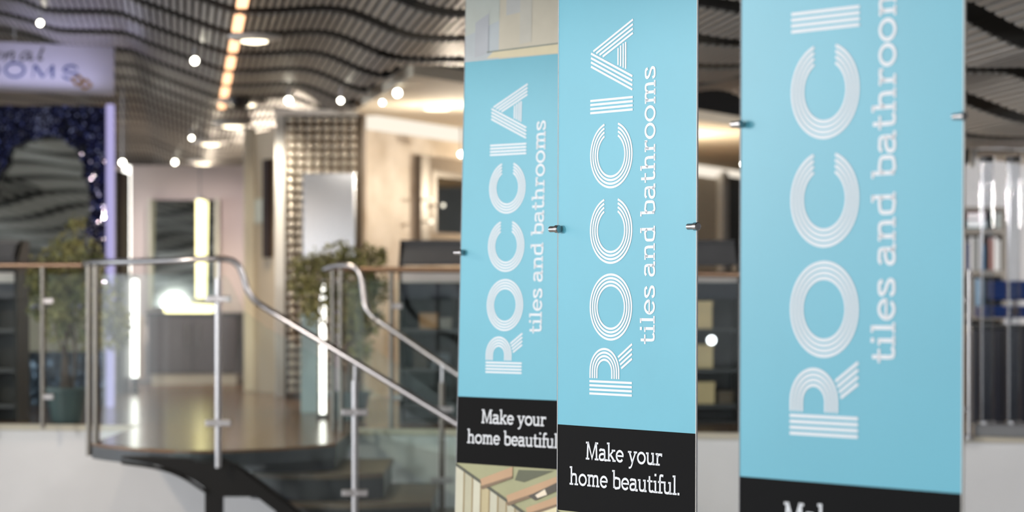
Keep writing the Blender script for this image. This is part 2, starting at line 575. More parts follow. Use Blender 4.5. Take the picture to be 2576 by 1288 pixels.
# ------------------------------------------------------------------ framed mirror and wall lights on the stone wall
mroot = on_wall(1105, 620, 0.0)
mr = thing('framed_mirror', mroot, 'grey framed mirror on the travertine wall', 'mirror')
c0, c1 = on_wall(1042, 390), on_wall(1300, 390)
zt = c0.z; zb = on_wall(1042, 612).z
def wallbox(t0, t1, z0, z1, o0, o1):
    q = MB()
    p0, p1 = a + tdir * t0, a + tdir * t1
    q.plan([(p0 + nrm * o1).xy, (p1 + nrm * o1).xy, (p1 + nrm * o0).xy, (p0 + nrm * o0).xy], z0, z1)
    return q
def tw_of(px):
    qq = (px - 1288) / F
    return (qq * a.y - a.x) / (tdir.x - qq * tdir.y)
FR = mat('taupe_frame', rgb(136, 124, 110), 0.75, spec=0.2)
FR2 = mat('dark_taupe_frame', rgb(104, 94, 84), 0.4, 0.2)
t0, t1 = tw_of(1044), tw_of(1260)
wd = tw_of(1075) - t0
wallbox(t0, t0 + 0.18, zb, zt, 0.0, 0.06).build('frame', FR2, mr)
wallbox(t0 + 0.18, t0 + wd, zb, zt, 0.0, 0.05).build('frame', FR, mr)
wallbox(t1 - wd, t1, zb, zt, 0.0, 0.05).build('frame', FR, mr)
wallbox(t0 + wd, t1 - wd, zt - 0.12, zt, 0.0, 0.05).build('frame', FR, mr)
wallbox(t0 + wd, t1 - wd, zb, zb + 0.10, 0.0, 0.05).build('frame', FR, mr)
wallbox(t0 + wd, t0 + wd + 0.09, zb + 0.10, zt - 0.12, 0.0, 0.05).build('inner_frame', FR2, mr)
wallbox(t0 + wd, t1 - wd, zt - 0.17, zt - 0.12, 0.0, 0.03).build('inner_frame', FR2, mr)
q = MB(); g0, g1 = a + tdir * (t0 + wd + 0.09), a + tdir * (t1 - wd)
q.extrude([g0 + nrm * .045 + Vector((0, 0, zb + .10)), g1 + nrm * .045 + Vector((0, 0, zb + .10)), g1 + nrm * .012 + Vector((0, 0, zt - .17)), g0 + nrm * .012 + Vector((0, 0, zt - .17))], -nrm * .006)
q.build('mirror_glass', MIRROR, mr)
for px, py, r, lab in ((1046, 503, .014, 'small clear globe wall light on the mirror frame, upper one'), (1047, 558, .020, 'bright globe wall light low on the mirror frame'),
                       (1078, 517, .018, 'globe wall light on the inner mirror frame')):
    p = on_wall(px, py, 0.14)
    wl = thing('wall_light', p, lab, 'light', 'globe wall lights beside the mirror')
    t = MB(); t.tube([p - nrm * 0.09, p], 0.008, 8); t.build('bracket', STEEL, wl)
    t = MB(); t.lathe(p, [(0.002, -r), (r * .7, -r * .7), (r, 0), (r * .7, r * .7), (0.002, r)], 14); t.build('globe', glow('globe_glow', (1, .93, .75, 1), 1.3), wl, smooth=True)

# dark doorway and white frame further along the same wall
tA, tB, tC = tw_of(1797), tw_of(1812), tw_of(1900)
zt2 = on_wall(1797, 410).z
dr = struct(wallbox(tB, tC, PLAT, zt2 - 0.05, 0.0, 0.05).build('door_1', mat('charcoal_door', rgb(66, 66, 62), 0.45, var=0.12, scale=3)), 'charcoal door in the cream shop wall')
f1 = wallbox(tA, tB, PLAT, zt2 + 0.05, 0.0, 0.10); f1.build('door_frame', WPOST, dr)
f2 = wallbox(tB, tC, zt2 - 0.05, zt2 + 0.05, 0.0, 0.10); f2.build('door_frame', WPOST, dr)
h = MB(); pp = a + tdir * (tB + 0.14) + nrm * 0.11
h.tube([(pp.x, pp.y, PLAT + 1.0), (pp.x, pp.y, PLAT + 1.25)], 0.012, 8); h.build('door_handle', STEEL, dr)
# cream wall lining between banners
wl2 = wallbox(tw_of(1560), tA - 0.02, PLAT, SOFZ - 0.12, 0.002, 0.04)
struct(wl2.build('wall_lining', CREAMW), 'cream wall lining beside the charcoal door')

# ------------------------------------------------------------------ ceiling lights
def downlight(px, py, label, r=0.11, warm=True):
    d = 8.0
    for _ in range(40):                       # where the sight line meets the ceiling
        x = X(px, d); h = zc(s_of(x, d * K)); d = 0.5 * d + 0.5 * (h * 3578.0 / (735 - py))
    p = Vector((X(px, d), d * K, ceil_z(X(px, d), d * K)))
    t = thing('downlight', p, label, 'light', 'recessed ceiling downlights')
    q = MB(); q.lathe(p + Vector((0, 0, -0.035)), [(r, 0.0), (r * 1.25, 0.012), (r * 1.25, 0.03), (r, 0.034)], 28); q.build('trim_ring', WPOST, t, smooth=True)
    q = MB(); q.lathe(p + Vector((0, 0, -0.055)), [(r * .3, 0.0), (r * .62, 0.008), (r * .62, 0.02)], 28); q.build('lens', DOWNW, t, smooth=True)
    return t, p
for i, (px, py, lab, r) in enumerate([
        (640, 88, 'large round downlight in the slatted ceiling nearest the warm light strips', .13),
        (612, 252, 'round downlight just beyond the end of the warm light strips', .16),
        (586, 308, 'round downlight above the cream post', .15),
        (530, 354, 'round downlight above the vanity mirror', .15),
        (511, 404, 'lowest round downlight, far back above the vanity wall', .15)]):
    t, p = downlight(px, py, lab, r)
    lamp('downlight_lamp', 'SPOT', p + Vector((0, 0, -0.08)), 70, (1, .86, .66), 0.05, (0, 0, 0), 110, t)

def spot(p, label, r=0.045, aim=None, hang=0.09, strength=SPOTW):
    r = r * 0.55
    p = Vector(p)
    t = thing('spotlight', p + Vector((0, 0, hang)), label, 'light', 'small ceiling spotlights')
    ax = ((Vector(aim) if aim else Vector((0, 0, CZ - 0.4))) - p).normalized()
    q = MB(); q.lathe(p - ax * 0.10, [(r * .7, 0), (r, 0.03), (r * 1.08, 0.105), (r * .98, 0.105)], 18, ax); q.build('spot_head', WPOST, t, smooth=True)
    q = MB(); q.lathe(p, [(r * .9, 0.0), (r * .9, 0.008)], 18, ax); q.build('lens', strength, t)
    q = MB(); q.tube([p - ax * 0.06, p - ax * 0.06 + Vector((0, 0, hang))], 0.008, 8); q.build('stem', STEEL, t)
    return t
def ceil_spot(px, py, label, r=0.045):
    d = 9.0
    for _ in range(40):
        x = X(px, d); h = zc(s_of(x, d * K)) - 0.10; d = 0.5 * d + 0.5 * (h * 3578.0 / (735 - py))
    return spot(P(px, py, d), label, r)
ceil_spot(101, 58, 'ceiling spotlight above the lavender hanging sign', .036)
ceil_spot(490, 153, 'ceiling spotlight between the sign and the warm light strips', .045)
ts = ceil_spot(726, 253, 'ceiling spotlight above the white post', .05)
lamp('post_lamp', 'SPOT', (X(655, 11.4), 11.3 * K, 3.3), 38, (1, .92, .78), .05, (math.radians(52), 0, 0), 70, ts)
ts = ceil_spot(857, 253, 'ceiling spotlight above the dome tile wall', .035)
lamp('tile_lamp', 'SPOT', (X(850, 11.0), 10.9 * K, 3.2), 26, (1, .90, .76), .05, (math.radians(50), 0, 0), 90, ts)
ceil_spot(482, 347, 'faint far spotlight above the vanity mirror', .03)
ceil_spot(440, 408, 'far spotlight low over the rose wall', .045)
spot(P(308, 409, 13.3), 'spotlight at the head of the tall white light tube', .045, hang=0.75)
spot(P(1000, 234, 10.0) , 'bright spotlight under the canopy soffit near its corner', .05, hang=0.03)
spot(P(962, 258, 10.5), 'smaller spotlight under the canopy beside the dome tiles', .032, hang=0.03)
spot(P(1160, 388, 12.3), 'spotlight low beside the pale blue end of the framed mirror', .042, hang=0.24)
spot(P(1868, 413, 12.3), 'tiny bright spotlight beside the edge of the largest banner', .022, hang=0.32)

# canopy downlight
p = P(1100, 268, 11.1); p.z = SOFZ - 0.006
t = thing('canopy_downlight', p, 'oval glow of the recessed light in the cream canopy', 'light')
q = MB(); q.lathe(p, [(0.12, -0.012), (0.15, -0.006), (0.15, 0.0)], 28); q.build('trim_ring', WPOST, t)
q = MB(); q.lathe(p, [(0.09, -0.022), (0.10, -0.012)], 28); q.build('lens', DOWNW, t)
lamp('canopy_lamp', 'POINT', p + Vector((0.15, -0.1, -0.45)), 24, (1, .87, .70), 0.03, parent=t)
p2 = P(1420, 300, 12.6); p2.z = SOFZ - 0.006
t = thing('canopy_downlight', p2, 'recessed canopy light over the charcoal door', 'light')
q = MB(); q.lathe(p2, [(0.12, -0.012), (0.15, -0.006), (0.15, 0.0)], 28); q.build('trim_ring', WPOST, t)
lamp('canopy_lamp', 'POINT', p2 + Vector((0.6, 0.8, -0.55)), 110, (1, .85, .64), 0.03, parent=t)
q = MB(); q.lathe(p2, [(0.09, -0.022), (0.10, -0.012)], 28); q.build('lens', DOWNW, t)

# warm light strips set in the panels, following one ridge of the wave
first = None
for n in range(-1, 6):
    y0 = GAP0 + n * PITCH + GAPW / 2 + 0.03
    y1 = GAP0 + (n + 1) * PITCH - GAPW / 2 - 0.03
    dd = 8.06 + n * 0.724 + 0.36
    # straight line through (612,0) and (543,250)
    s0 = s_of(X(600, 8.4), 8.4 * K)
    def px_line(y):
        return x_of(s0, y)
    q = MB()
    w = 0.03
    for ya, yb in ((y0, y1),):
        xa, xb = px_line(ya), px_line(yb)
        za = CZ + zc(s0) - 0.012
        q.mesh([(xa - w, ya, za), (xa + w, ya, za), (xb + w, yb, za), (xb - w, yb, za), (xa - w, ya, za + .02), (xa + w, ya, za + .02), (xb + w, yb, za + .02), (xb - w, yb, za + .02)],
               [(0, 3, 2, 1), (4, 5, 6, 7), (0, 1, 5, 4), (1, 2, 6, 5), (2, 3, 7, 6), (3, 0, 4, 7)])
    nm = ['nearest warm orange light strip at the top edge of the picture', 'warm orange light strip, second from the top of the picture', 'warm orange light strip beside the large round downlight',
          'warm orange light strip, fourth down the ceiling', 'warm orange light strip, fifth down the ceiling', 'warm orange light strip, sixth down the ceiling', 'farthest warm orange light strip on the ceiling'][n + 1]
    tag(q.build('light_strip', LEDWARM), nm, 'light', 'warm light strips in the ceiling')

# dark ceiling sensor
d = 11.6
p = Vector((X(605, d), d * K, ceil_z(X(605, d), d * K)))
q = MB(); q.lathe(p + Vector((0, 0, -0.09)), [(0.03, 0), (0.07, 0.02), (0.08, 0.06), (0.08, 0.10)], 20)
tag(q.build('ceiling_sensor', BLACK, smooth=True), 'small black dome sensor under the slatted ceiling', 'sensor')

# ------------------------------------------------------------------ stroke lettering
def smooth_path(pts, n=8):
    out = []
    P_ = [Vector(p) for p in pts]
    for k in range(len(P_) - 1):
        p0 = P_[k - 1] if k > 0 else P_[k] * 2 - P_[k + 1]
        p1, p2 = P_[k], P_[k + 1]
        p3 = P_[k + 2] if k + 2 < len(P_) else p2 * 2 - p1
        for i in range(n):
            t = i / n
            out.append(0.5 * ((2 * p1) + (-p0 + p2) * t + (2 * p0 - 5 * p1 + 4 * p2 - p3) * t * t + (-p0 + 3 * p1 - 3 * p2 + p3) * t**3))
    out.append(P_[-1])
    return out

def ribbon(mb, pts, w, to3, closed=False):
    """flat stroke of width w (or list of widths) along 2-D pts, mapped to 3-D by to3"""
    pts = [Vector(p) for p in pts]
    n = len(pts)
    ws = w if isinstance(w, (list, tuple)) else [w] * n
    L, R = [], []
    for k in range(n):
        if closed:
            a_, b_ = pts[(k - 1) % n], pts[(k + 1) % n]
            d1 = (pts[k] - a_).normalized(); d2 = (b_ - pts[k]).normalized()
        else:
            d1 = (pts[k] - pts[k - 1]).normalized() if k > 0 else None
            d2 = (pts[k + 1] - pts[k]).normalized() if k < n - 1 else None
            d1 = d1 or d2; d2 = d2 or d1
        t = (d1 + d2).normalized()
        nn = Vector((-t.y, t.x))
        m = 1.0 / max(0.5, nn.dot(Vector((-d1.y, d1.x))))
        L.append(pts[k] + nn * ws[k] * 0.5 * m); R.append(pts[k] - nn * ws[k] * 0.5 * m)
    v = [to3(p) for p in L] + [to3(p) for p in R]
    f = []
    rng = n if closed else n - 1
    for k in range(rng):
        j = (k + 1) % n
        f.append((k, j, n + j, n + k))
    mb.mesh(v, f)

def ell(cx_, cy_, rx, ry, a0=0, a1=360, n=32):
    return [(cx_ + rx * math.cos(math.radians(a0 + (a1 - a0) * k / n)), cy_ + ry * math.sin(math.radians(a0 + (a1 - a0) * k / n))) for k in range(n + 1)]

def glyph(ch, asc, w):
    """slab serif strokes, x-height 1: list of (kind, points), and the advance"""
    h = w / 2; sh = w * 0.40                  # slab half height
    S = []
    def ln(*p, ww=None): S.append(('l', p, ww))
    def sp(*p, ww=None): S.append(('s', p, ww))
    def slab(x0, x1, y): ln((x0, y), (x1, y), ww=sh * 2)
    if ch == 'o':
        S.append(('o', ell(.52, .5, .5 - h, .52 - h)[:-1], None)); return S, 1.04
    if ch == 'e':
        sp(*ell(.5, .5, .47 - h, .52 - h, 5, 322, 14)); ln((h + .03, .52), (.965 - h * .4, .52), ww=w * .75); return S, 0.99
    if ch == 'a':
        sp((.10, .80), (.22, .95 - h * .3), (.44, 1.01 - h), (.64, .93 - h * .4), (.70, .72)); ln((.70, .74), (.70, .12)); sp((.70, .2), (.73, .05 + h * .3), (.84, sh), (.94, sh))
        sp((.70, .56), (.40, .57), (.15, .46), (.07 + h * .4, .26), (.18, .06 + h * .5), (.38, h - .02), (.58, .12), (.70, .27)); return S, 0.96
    if ch == 's':
        sp((.68, .72), (.60, .93 - h * .4), (.38, 1.01 - h), (.17, .92 - h * .4), (.13, .74), (.28, .57), (.52, .47), (.70, .33), (.66, .10 + h * .3), (.42, h - .01), (.18, .08 + h * .3), (.10, .29))
        return S, 0.80
    if ch == 'n' or ch == 'h':
        top = 1.0 if ch == 'n' else asc
        ln((.26, sh), (.26, top - sh)); slab(.06, .26 + h, top - sh); slab(.04, .48, sh)
        sp((.26, .68), (.40, .90 - h * .2), (.60, 1.01 - h), (.78, .90 - h * .3), (.84, .64)); ln((.84, .66), (.84, sh)); slab(.63, 1.06, sh); return S, 1.10
    if ch == 'm':
        ln((.26, sh), (.26, 1 - sh)); slab(.06, .26 + h, 1 - sh); slab(.04, .46, sh)
        sp((.26, .68), (.38, .90 - h * .2), (.55, 1.01 - h), (.71, .90 - h * .3), (.76, .64)); ln((.76, .66), (.76, sh)); slab(.58, .95, sh)
        sp((.76, .68), (.88, .90 - h * .2), (1.05, 1.01 - h), (1.21, .90 - h * .3), (1.26, .64)); ln((1.26, .66), (1.26, sh)); slab(1.07, 1.47, sh); return S, 1.51
    if ch == 'u':
        ln((.22, .34), (.22, 1 - sh)); slab(.02, .22 + h, 1 - sh)
        sp((.22, .36), (.28, .10 + h * .4), (.46, h - .01), (.66, .10 + h * .2), (.80, .32)); ln((.80, sh), (.80, 1 - sh)); slab(.60, .80 + h, 1 - sh); slab(.80 - h, 1.0, sh); return S, 1.05
    if ch == 'r':
        ln((.26, sh), (.26, 1 - sh)); slab(.06, .26 + h, 1 - sh); slab(.04, .52, sh)
        sp((.26, .62), (.36, .84), (.52, 1.0 - h), (.72, .99 - h)); ln((.72, 1.0), (.72, .74), ww=w * .7); return S, 0.80
    if ch == 'd':
        ln((.80, sh), (.80, asc - sh)); slab(.58, .80 + h, asc - sh); slab(.80 - h, 1.0, sh)
        sp((.80, .74), (.64, .95 - h * .3), (.46, 1.01 - h), (.18, .86 - h * .3), (.05 + h, .5), (.18, .14 + h * .3), (.46, h - .01), (.64, .05 + h * .3), (.80, .26)); return S, 1.05
    if ch == 'b':
        ln((.24, sh), (.24, asc - sh)); slab(.03, .24 + h, asc - sh)
        sp((.24, .74), (.40, .95 - h * .3), (.58, 1.01 - h), (.86, .86 - h * .3), (.99 - h, .5), (.86, .14 + h * .3), (.58, h - .01), (.40, .05 + h * .3), (.24, .26)); return S, 1.04
    if ch == 'l':
        ln((.26, sh), (.26, asc - sh)); slab(.05, .26 + h, asc - sh); slab(.03, .49, sh); return S, 0.52
    if ch == 'i':
        ln((.26, sh), (.26, 1 - sh)); slab(.05, .26 + h, 1 - sh); slab(.03, .49, sh)
        ln((.26 - .10, asc - .10), (.26 + .10, asc - .10), ww=.2); return S, 0.52
    if ch == 't':
        ln((.28, .3), (.28, 1.33)); sp((.28, .32), (.32, .10 + h * .3), (.46, h - .01), (.62, .07 + h * .4), (.68, .20)); slab(.03, .62, 1 - sh); return S, 0.70
    if ch == 'f':
        ln((.26, sh), (.26, asc - .35)); sp((.26, asc - .37), (.30, asc - .14), (.44, asc - h), (.62, asc - .08 - h * .5)); slab(.04, .60, 1 - sh); slab(.04, .54, sh); return S, 0.58
    if ch == 'k':
        ln((.24, sh), (.24, asc - sh)); slab(.03, .24 + h, asc - sh); slab(.03, .45, sh)
        ln((.26, .42), (.78, 1 - sh), ww=w * .8); ln((.44, .56), (.86, sh)); slab(.58, .98, 1 - sh); slab(.66, 1.04, sh); return S, 1.03
    if ch == 'y':
        ln((.18, 1 - sh), (.50, .06)); sp((.86, 1 - sh), (.62, .38), (.44, -.12), (.30, -.34), (.10, -.38), ww=w * .8); slab(.0, .40, 1 - sh); slab(.66, 1.04, 1 - sh); return S, 1.02
    if ch == 'M':
        C_ = asc * 0.96
        ln((.22, sh), (.27, C_ - sh)); ln((1.30, sh), (1.25, C_ - sh)); ln((.29, C_), (.76, .14), (1.23, C_), ww=w * .9)
        slab(.02, .44, sh); slab(1.08, 1.52, sh); slab(.04, .34, C_ - sh); slab(1.18, 1.48, C_ - sh); return S, 1.56
    if ch == '.':
        ln((.08, .10), (.28, .10), ww=.2); return S, 0.36
    return S, 0.48                            # space

def text_glyphs(txt, asc, w, width, xh, track=0.02):
    """slab text as one flat mesh per character, in metres on (advance, height)"""
    gl = []
    x = 0
    for ch in txt:
        S, ad = glyph(ch, asc, w)
        gl.append((x, S)); x += ad + track
    sx = width / (x - track)
    out = []
    for gx, S in gl:
        if not S: continue
        mb = MB()
        for kind, pts, ww in S:
            p2 = [(gx + p[0], p[1]) for p in pts]
            p2 = smooth_path(p2, 6) if kind == 's' else [Vector(p) for p in p2]
            p2 = [Vector((p[0] * sx, p[1] * xh)) for p in p2]
            ribbon(mb, p2, (ww or w) * xh, lambda p: (p[0], p[1], 0), closed=(kind == 'o'))
        out.append(mb)
    return out

def big_letter(ch):
    """four-line deco capitals: cap height 1 along b, advance along a; list of (points, closed)"""
    out = []
    pi_, th = 0.0535, 0.0335
    if ch == 'O':
        for k in range(4):
            r = 0.5 - th / 2 - k * pi_
            out.append(([(0.5 + r * math.cos(t), 0.5 + r * math.sin(t)) for t in [2 * math.pi * i / 64 for i in range(64)]], True))
    if ch == 'C':
        for k in range(4):
            r = 0.5 - th / 2 - k * pi_
            c_ = math.asin(0.158 / r)
            out.append(([(0.5 + r * math.cos(t), 0.5 + r * math.sin(t)) for t in [c_ + (2 * math.pi - 2 * c_) * i / 56 for i in range(57)]], False))
    if ch == 'I':
        for k in range(4): out.append(([(0.018 + 0.061 * k, 0.0), (0.018 + 0.061 * k, 1.0)], False))
    if ch == 'R':
        for k in range(4): out.append(([(0.018 + 0.0615 * k, 0.0), (0.018 + 0.0615 * k, 1.0)], False))
        for k in range(4):
            r = 0.355 - th / 2 - k * pi_
            arc = [(0.353 + r * math.sin(t), 0.645 + r * math.cos(t)) for t in [math.pi * i / 28 for i in range(29)]]
            out.append(([(0.25, 0.645 + r)] + arc + [(0.25, 0.645 - r)], False))
        for k in range(4):
            f = k / 3
            # b measured from cap top: convert to height = 1-b
            out.append(([(0.574 - 0.164 * f, 1 - (0.675 + 0.075 * f)), (0.775 - 0.215 * f, 0.0)], False))
    if ch == 'A':
        q = lambda x, y: ((447 - y) / 342.0, 1 - (x - 170) / 215.0)
        for (xa, ya, xb, yb) in ((385, 90, 185, 248), (385, 113, 200, 258), (385, 135, 217, 266), (385, 157, 233, 275),
                                 (173, 258, 383, 375), (173, 281, 383, 397), (173, 303, 383, 420), (173, 325, 383, 442),
                                 (311, 232, 311, 318), (324, 219, 324, 325), (337, 209, 337, 332), (349, 202, 349, 338)):
            # undo the slant that comes from perspective in the sampled picture
            fix = lambda x, y: (x, y + (x - 277) * 0.105)
            out.append(([q(*fix(xa, ya)), q(*fix(xb, yb))], False))
    return out, th

# ------------------------------------------------------------------ banners
def banner(name_label, xl, dl, xr, dr_, lean, zoff, pins, cabs):
    """hanging banner between plan points (xl,dl) and (xr,dr_)"""
    p0 = Vector((xl, dl, 0)); p1 = Vector((xr, dr_, 0))
    W = (p1 - p0).length
    e = (p1 - p0) / W
    nn = Vector((e.y, -e.x, 0)); nn = nn if nn.y < 0 else -nn          # toward camera
    upv = Vector((lean, 0, 1))
    zb_, zt_ = -1.55, 1.14
    def at(u, z, off=0.0):
        return p0 + e * (u * W) + Vector((lean * z, 0, CZ + z + zoff)) + nn * off
    root = thing('hanging_banner', at(0.5, zb_), name_label, 'banner', 'tall hanging banners')
    th = 0.004
    def slab(u0, u1, z0, z1, nm, m):
        q = MB(); q.extrude([at(u0, z0), at(u1, z0), at(u1, z1), at(u0, z1)], -nn * th); return q.build(nm, m, root)
    slab(0, 1, -0.371, 0.835, 'blue_field', BLUE)
    slab(0, 1, -0.611, -0.371, 'black_field', BLACKP)
    # photograph areas: flat print
    q = MB(); q.extrude([at(0, .835), at(1, .835), at(1, zt_), at(0, zt_)], -nn * th)
    q.c = [rgb(196, 200, 196)] * len(q.c)
    def patch(mb, pts, c, lay): mb.face([at(u, z, 0.0006 * lay) for u, z in pts], rgb(*c))
    H = zt_ - .835
    T = lambda u, v: (u, .835 + v * H)
    patch(q, [T(0, 0), T(.30, 0), T(.30, 1), T(0, 1)], (188, 198, 204), 1)
    patch(q, [T(0, .3), T(.30, .45), T(.30, 1), T(0, 1)], (196, 204, 198), 2)
    patch(q, [T(.09, .04), T(.21, .08), T(.21, .55), T(.09, .45)], (184, 190, 198), 3)
    patch(q, [T(.30, 0), T(1, 0), T(1, 1), T(.30, 1)], (208, 202, 184), 1)
    patch(q, [T(.36, .5), T(.48, .52), T(.48, 1), T(.36, 1)], (196, 198, 196), 2)
    patch(q, [T(.48, .15), T(.58, .17), T(.58, 1), T(.48, 1)], (203, 201, 190), 2)
    patch(q, [T(.20, .02), T(1, .0), T(1, .13), T(.26, .10)], (222, 212, 178), 4)
    patch(q, [T(.20, .085), T(1, .118), T(1, .132), T(.20, .10)], (120, 132, 124), 5)
    q.build('photo_print', PHOTO, root)
    q = MB(); q.extrude([at(0, zb_), at(1, zb_), at(1, -.611), at(0, -.611)], -nn * th)
    q.c = [rgb(200, 192, 160)] * len(q.c)
    H2 = -.611 - zb_
    B = lambda u, v: (u, -.611 - v * H2)
    # plank wall, sloping dark cornice line, pale green ceiling with timber beams, doorway
    patch(q, [B(0, 0), B(1, 0), B(1, .20), B(.72, .20), B(.55, .17), B(0, .0)], (168, 168, 126), 1)
    for k in range(9):
        u0, u1 = k * .075, (k + 1) * .075
        c = [(206, 204, 182), (190, 186, 158), (214, 212, 190), (196, 182, 140), (204, 202, 180), (186, 178, 150), (198, 194, 170), (176, 166, 140), (190, 180, 156)][k]
        patch(q, [B(u0, .0 + u0 * .27), B(u1, .0 + u1 * .27), B(u1, .9), B(u0, .9)], c, 2)
        if k: patch(q, [B(u0 - .006, u0 * .27), B(u0 + .006, u0 * .27), B(u0 + .006, .9), B(u0 - .006, .9)], (158, 138, 96), 3)
    patch(q, [B(0, .0), B(.68, .185), B(.68, .197), B(0, .012)], (70, 72, 54), 4)
    for (u0, v0, u1, v1, t_) in ((.22, .055, .50, -.0, .035), (.45, .11, 1.0, .0, .035), (.62, .15, 1.0, .075, .03)):
        patch(q, [B(u0, v0), B(u1, max(0, v1)), B(u1, max(0, v1) + t_), B(u0 + .02, v0 + t_)], (198, 160, 122), 5)
        patch(q, [B(u0, v0 + t_ * .8), B(u1, max(0, v1) + t_), B(u1, max(0, v1) + t_ * 1.25), B(u0 + .02, v0 + t_ * 1.1)], (128, 104, 76), 6)
    patch(q, [B(.55, .01), B(.85, .005), B(.60, .055), B(.52, .05)], (86, 90, 62), 4)
    patch(q, [B(.64, .105), B(.95, .03), B(1, .05), B(.70, .12)], (70, 62, 48), 7)
    patch(q, [B(.70, .10), B(.78, .075), B(.80, .095), B(.72, .11)], (246, 232, 208), 8)
    patch(q, [B(.88, .13), B(1, .105), B(1, .125), B(.90, .14)], (82, 64, 50), 7)
    patch(q, [B(.66, .16), B(1, .115), B(1, .9), B(.66, .9)], (236, 226, 186), 4)
    patch(q, [B(.78, .215), B(1, .19), B(1, .9), B(.78, .9)], (190, 180, 120), 5)
    patch(q, [B(.80, .24), B(1, .225), B(1, .255), B(.80, .265)], (226, 214, 168), 6)
    patch(q, [B(.92, .25), B(1, .245), B(1, .285), B(.95, .275)], (168, 110, 62), 7)
    patch(q, [B(0, .9), B(1, .9), B(1, 1), B(0, 1)], (120, 96, 72), 3)
    q.build('photo_print', PHOTO, root)
    # big lettering, read upwards
    cap = 0.313 * W
    scale_a = 0.184
    base_u = 0.556
    for ch, z0 in (('R', -.283), ('O', -.1326), ('C', .0772), ('C', .2837), ('I', .491), ('A', .5516)):
        strokes, tw_ = big_letter(ch)
        q = MB()
        for pts, closed in strokes:
            p2 = [Vector((pa * scale_a, pb * scale_a)) for pa, pb in pts]
            ribbon(q, p2, tw_ * scale_a, lambda p: at(base_u - p[1] / scale_a * 0.313, z0 + p[0], 0.0008), closed)
        q.build('letter', WHITEP, root)
    # strap line, read upwards
    for q in text_glyphs('tiles and bathrooms', 1.41, .175, 0.7466, 0.0441):
        q.v = [tuple(at(.7173 - v[1] / 0.588, -.1408 + v[0], 0.0008)) for v in q.v]
        q.build('letter', WHITEP, root)
    for txt, u0, u1, zb2 in (('Make your', .216, .773, -.463), ('home beautiful.', .092, .897, -.537)):
        for q in text_glyphs(txt, 1.56, .195, (u1 - u0) * W, 0.033, track=-0.02):
            q.v = [tuple(at(u0 + v[0] / W, zb2 + v[1], 0.0008)) for v in q.v]
            q.build('letter', WHITEP, root)
    # clamps with cables
    for u, z in pins:
        c = at(u, z, 0.012)
        ks = 0.68 if dl < 5.5 else 1.0
        q = MB(); q.lathe(c - e * 0.020 * ks, [(r_ * ks, h_ * ks) for r_, h_ in ((0.006, 0), (0.0085, 0.002), (0.0085, 0.026), (0.011, 0.028), (0.011, 0.040), (0.009, 0.042))], 16, e)
        q.build('clamp', STEEL, root, smooth=True)
    for u in cabs:
        q = MB(); q.tube([at(u, zb_ - 0.25), at(u, 1.35)], 0.0012, 6); q.build('cable', CABLE, root)
    # pale edging strip on the side
    for u in (0, 1):
        q = MB(); q.extrude([at(u, zb_, 0.0005), at(u, zt_, 0.0005), at(u, zt_, -th - 0.0005), at(u, zb_, -th - 0.0005)], e * (0.0022 if u else -0.0015)); q.build('edge_strip', WPOST, root)
    return root

# plan points found from the apparent widths
banner('sharp blue banner hanging in the middle, with white lettering and a black foot', .1295, 7.035, .4825, 6.565, 0.003, 0.0, [(-.004, .177), (1.0, .172)], [-.004, 1.010])
banner('nearest and largest blue banner, its black foot cut off by the picture', .4500, 4.94, .8112, 4.51, 0.004, 0.008, [(.0, .323), (1.0, .308)], [0.0])
banner('farthest blue banner, partly hidden behind the sharp one, photographs above and below', -.188, 9.04, .222, 8.64, 0.021, -0.005, [(0.0, .148)], [0.0])

# ------------------------------------------------------------------ staircase and landing
stair = thing('staircase', P(560, 1130, 8.0).xy.to_3d(), 'curved dark stone steps rising to the brown landing', 'staircase')
def arc_front(xa, xb, dmid, dside, n=24):
    """plan points of a convex front edge, depth in depth units"""
    pts = []
    for k in range(n + 1):
        t = k / n
        x = xa + (xb - xa) * t
        d = dside + (dmid - dside) * (1 - (2 * t - 1) ** 2)
        pts.append((x, d * K))
    return pts
land = arc_front(-2.44, -1.02, 7.88, 8.26)
q = MB(); q.plan(land + [(-1.02, rail_y(-1.02) - 0.083), (-2.44, rail_y(-2.44) - 0.083)], PLAT - 0.012, PLAT + 0.004)
q.build('landing_floor', GALFLOOR, stair)
q = MB(); q.plan([(x, y + 0.005) for x, y in land] + [(-1.02, rail_y(-1.02) - 0.084), (-2.44, rail_y(-2.44) - 0.084)], PLAT - 0.085, PLAT - 0.013)
q.build('landing_slab', STEPM, stair)
rise = 0.152
RIGHT = [-1.02, -0.735, -0.455, -0.17, 0.12, 0.40]
for k in range(1, 6):
    xr_ = RIGHT[k]
    fr = arc_front(-1.66 + 0.16 * k, xr_, 8.16 - 0.10 * k, 8.24 - 0.095 * k)
    ztop = PLAT - rise * k
    q = MB(); q.plan(fr + [(xr_, 8.82 * K), (-1.60 + 0.16 * k, 8.82 * K)], ztop - 0.03, ztop)
    q.build('tread', TREADM, stair)
    fr2 = [(x, y + 0.02) for x, y in fr]
    q = MB(); q.plan(fr2 + [(xr_ - 0.01, 8.82 * K), (-1.60 + 0.16 * k, 8.82 * K)], max(0.0, ztop - rise + 0.001), ztop - 0.031)
    q.build('riser_block', STEPM, stair)
q = MB(); q.plan([(x, y + 0.03) for x, y in arc_front(-1.66, -1.03, 8.14, 8.25)] + [(-1.03, 8.9 * K), (-1.80, 8.9 * K)], PLAT - rise + 0.002, PLAT - 0.086)
q.build('riser_block', STEPM, stair)
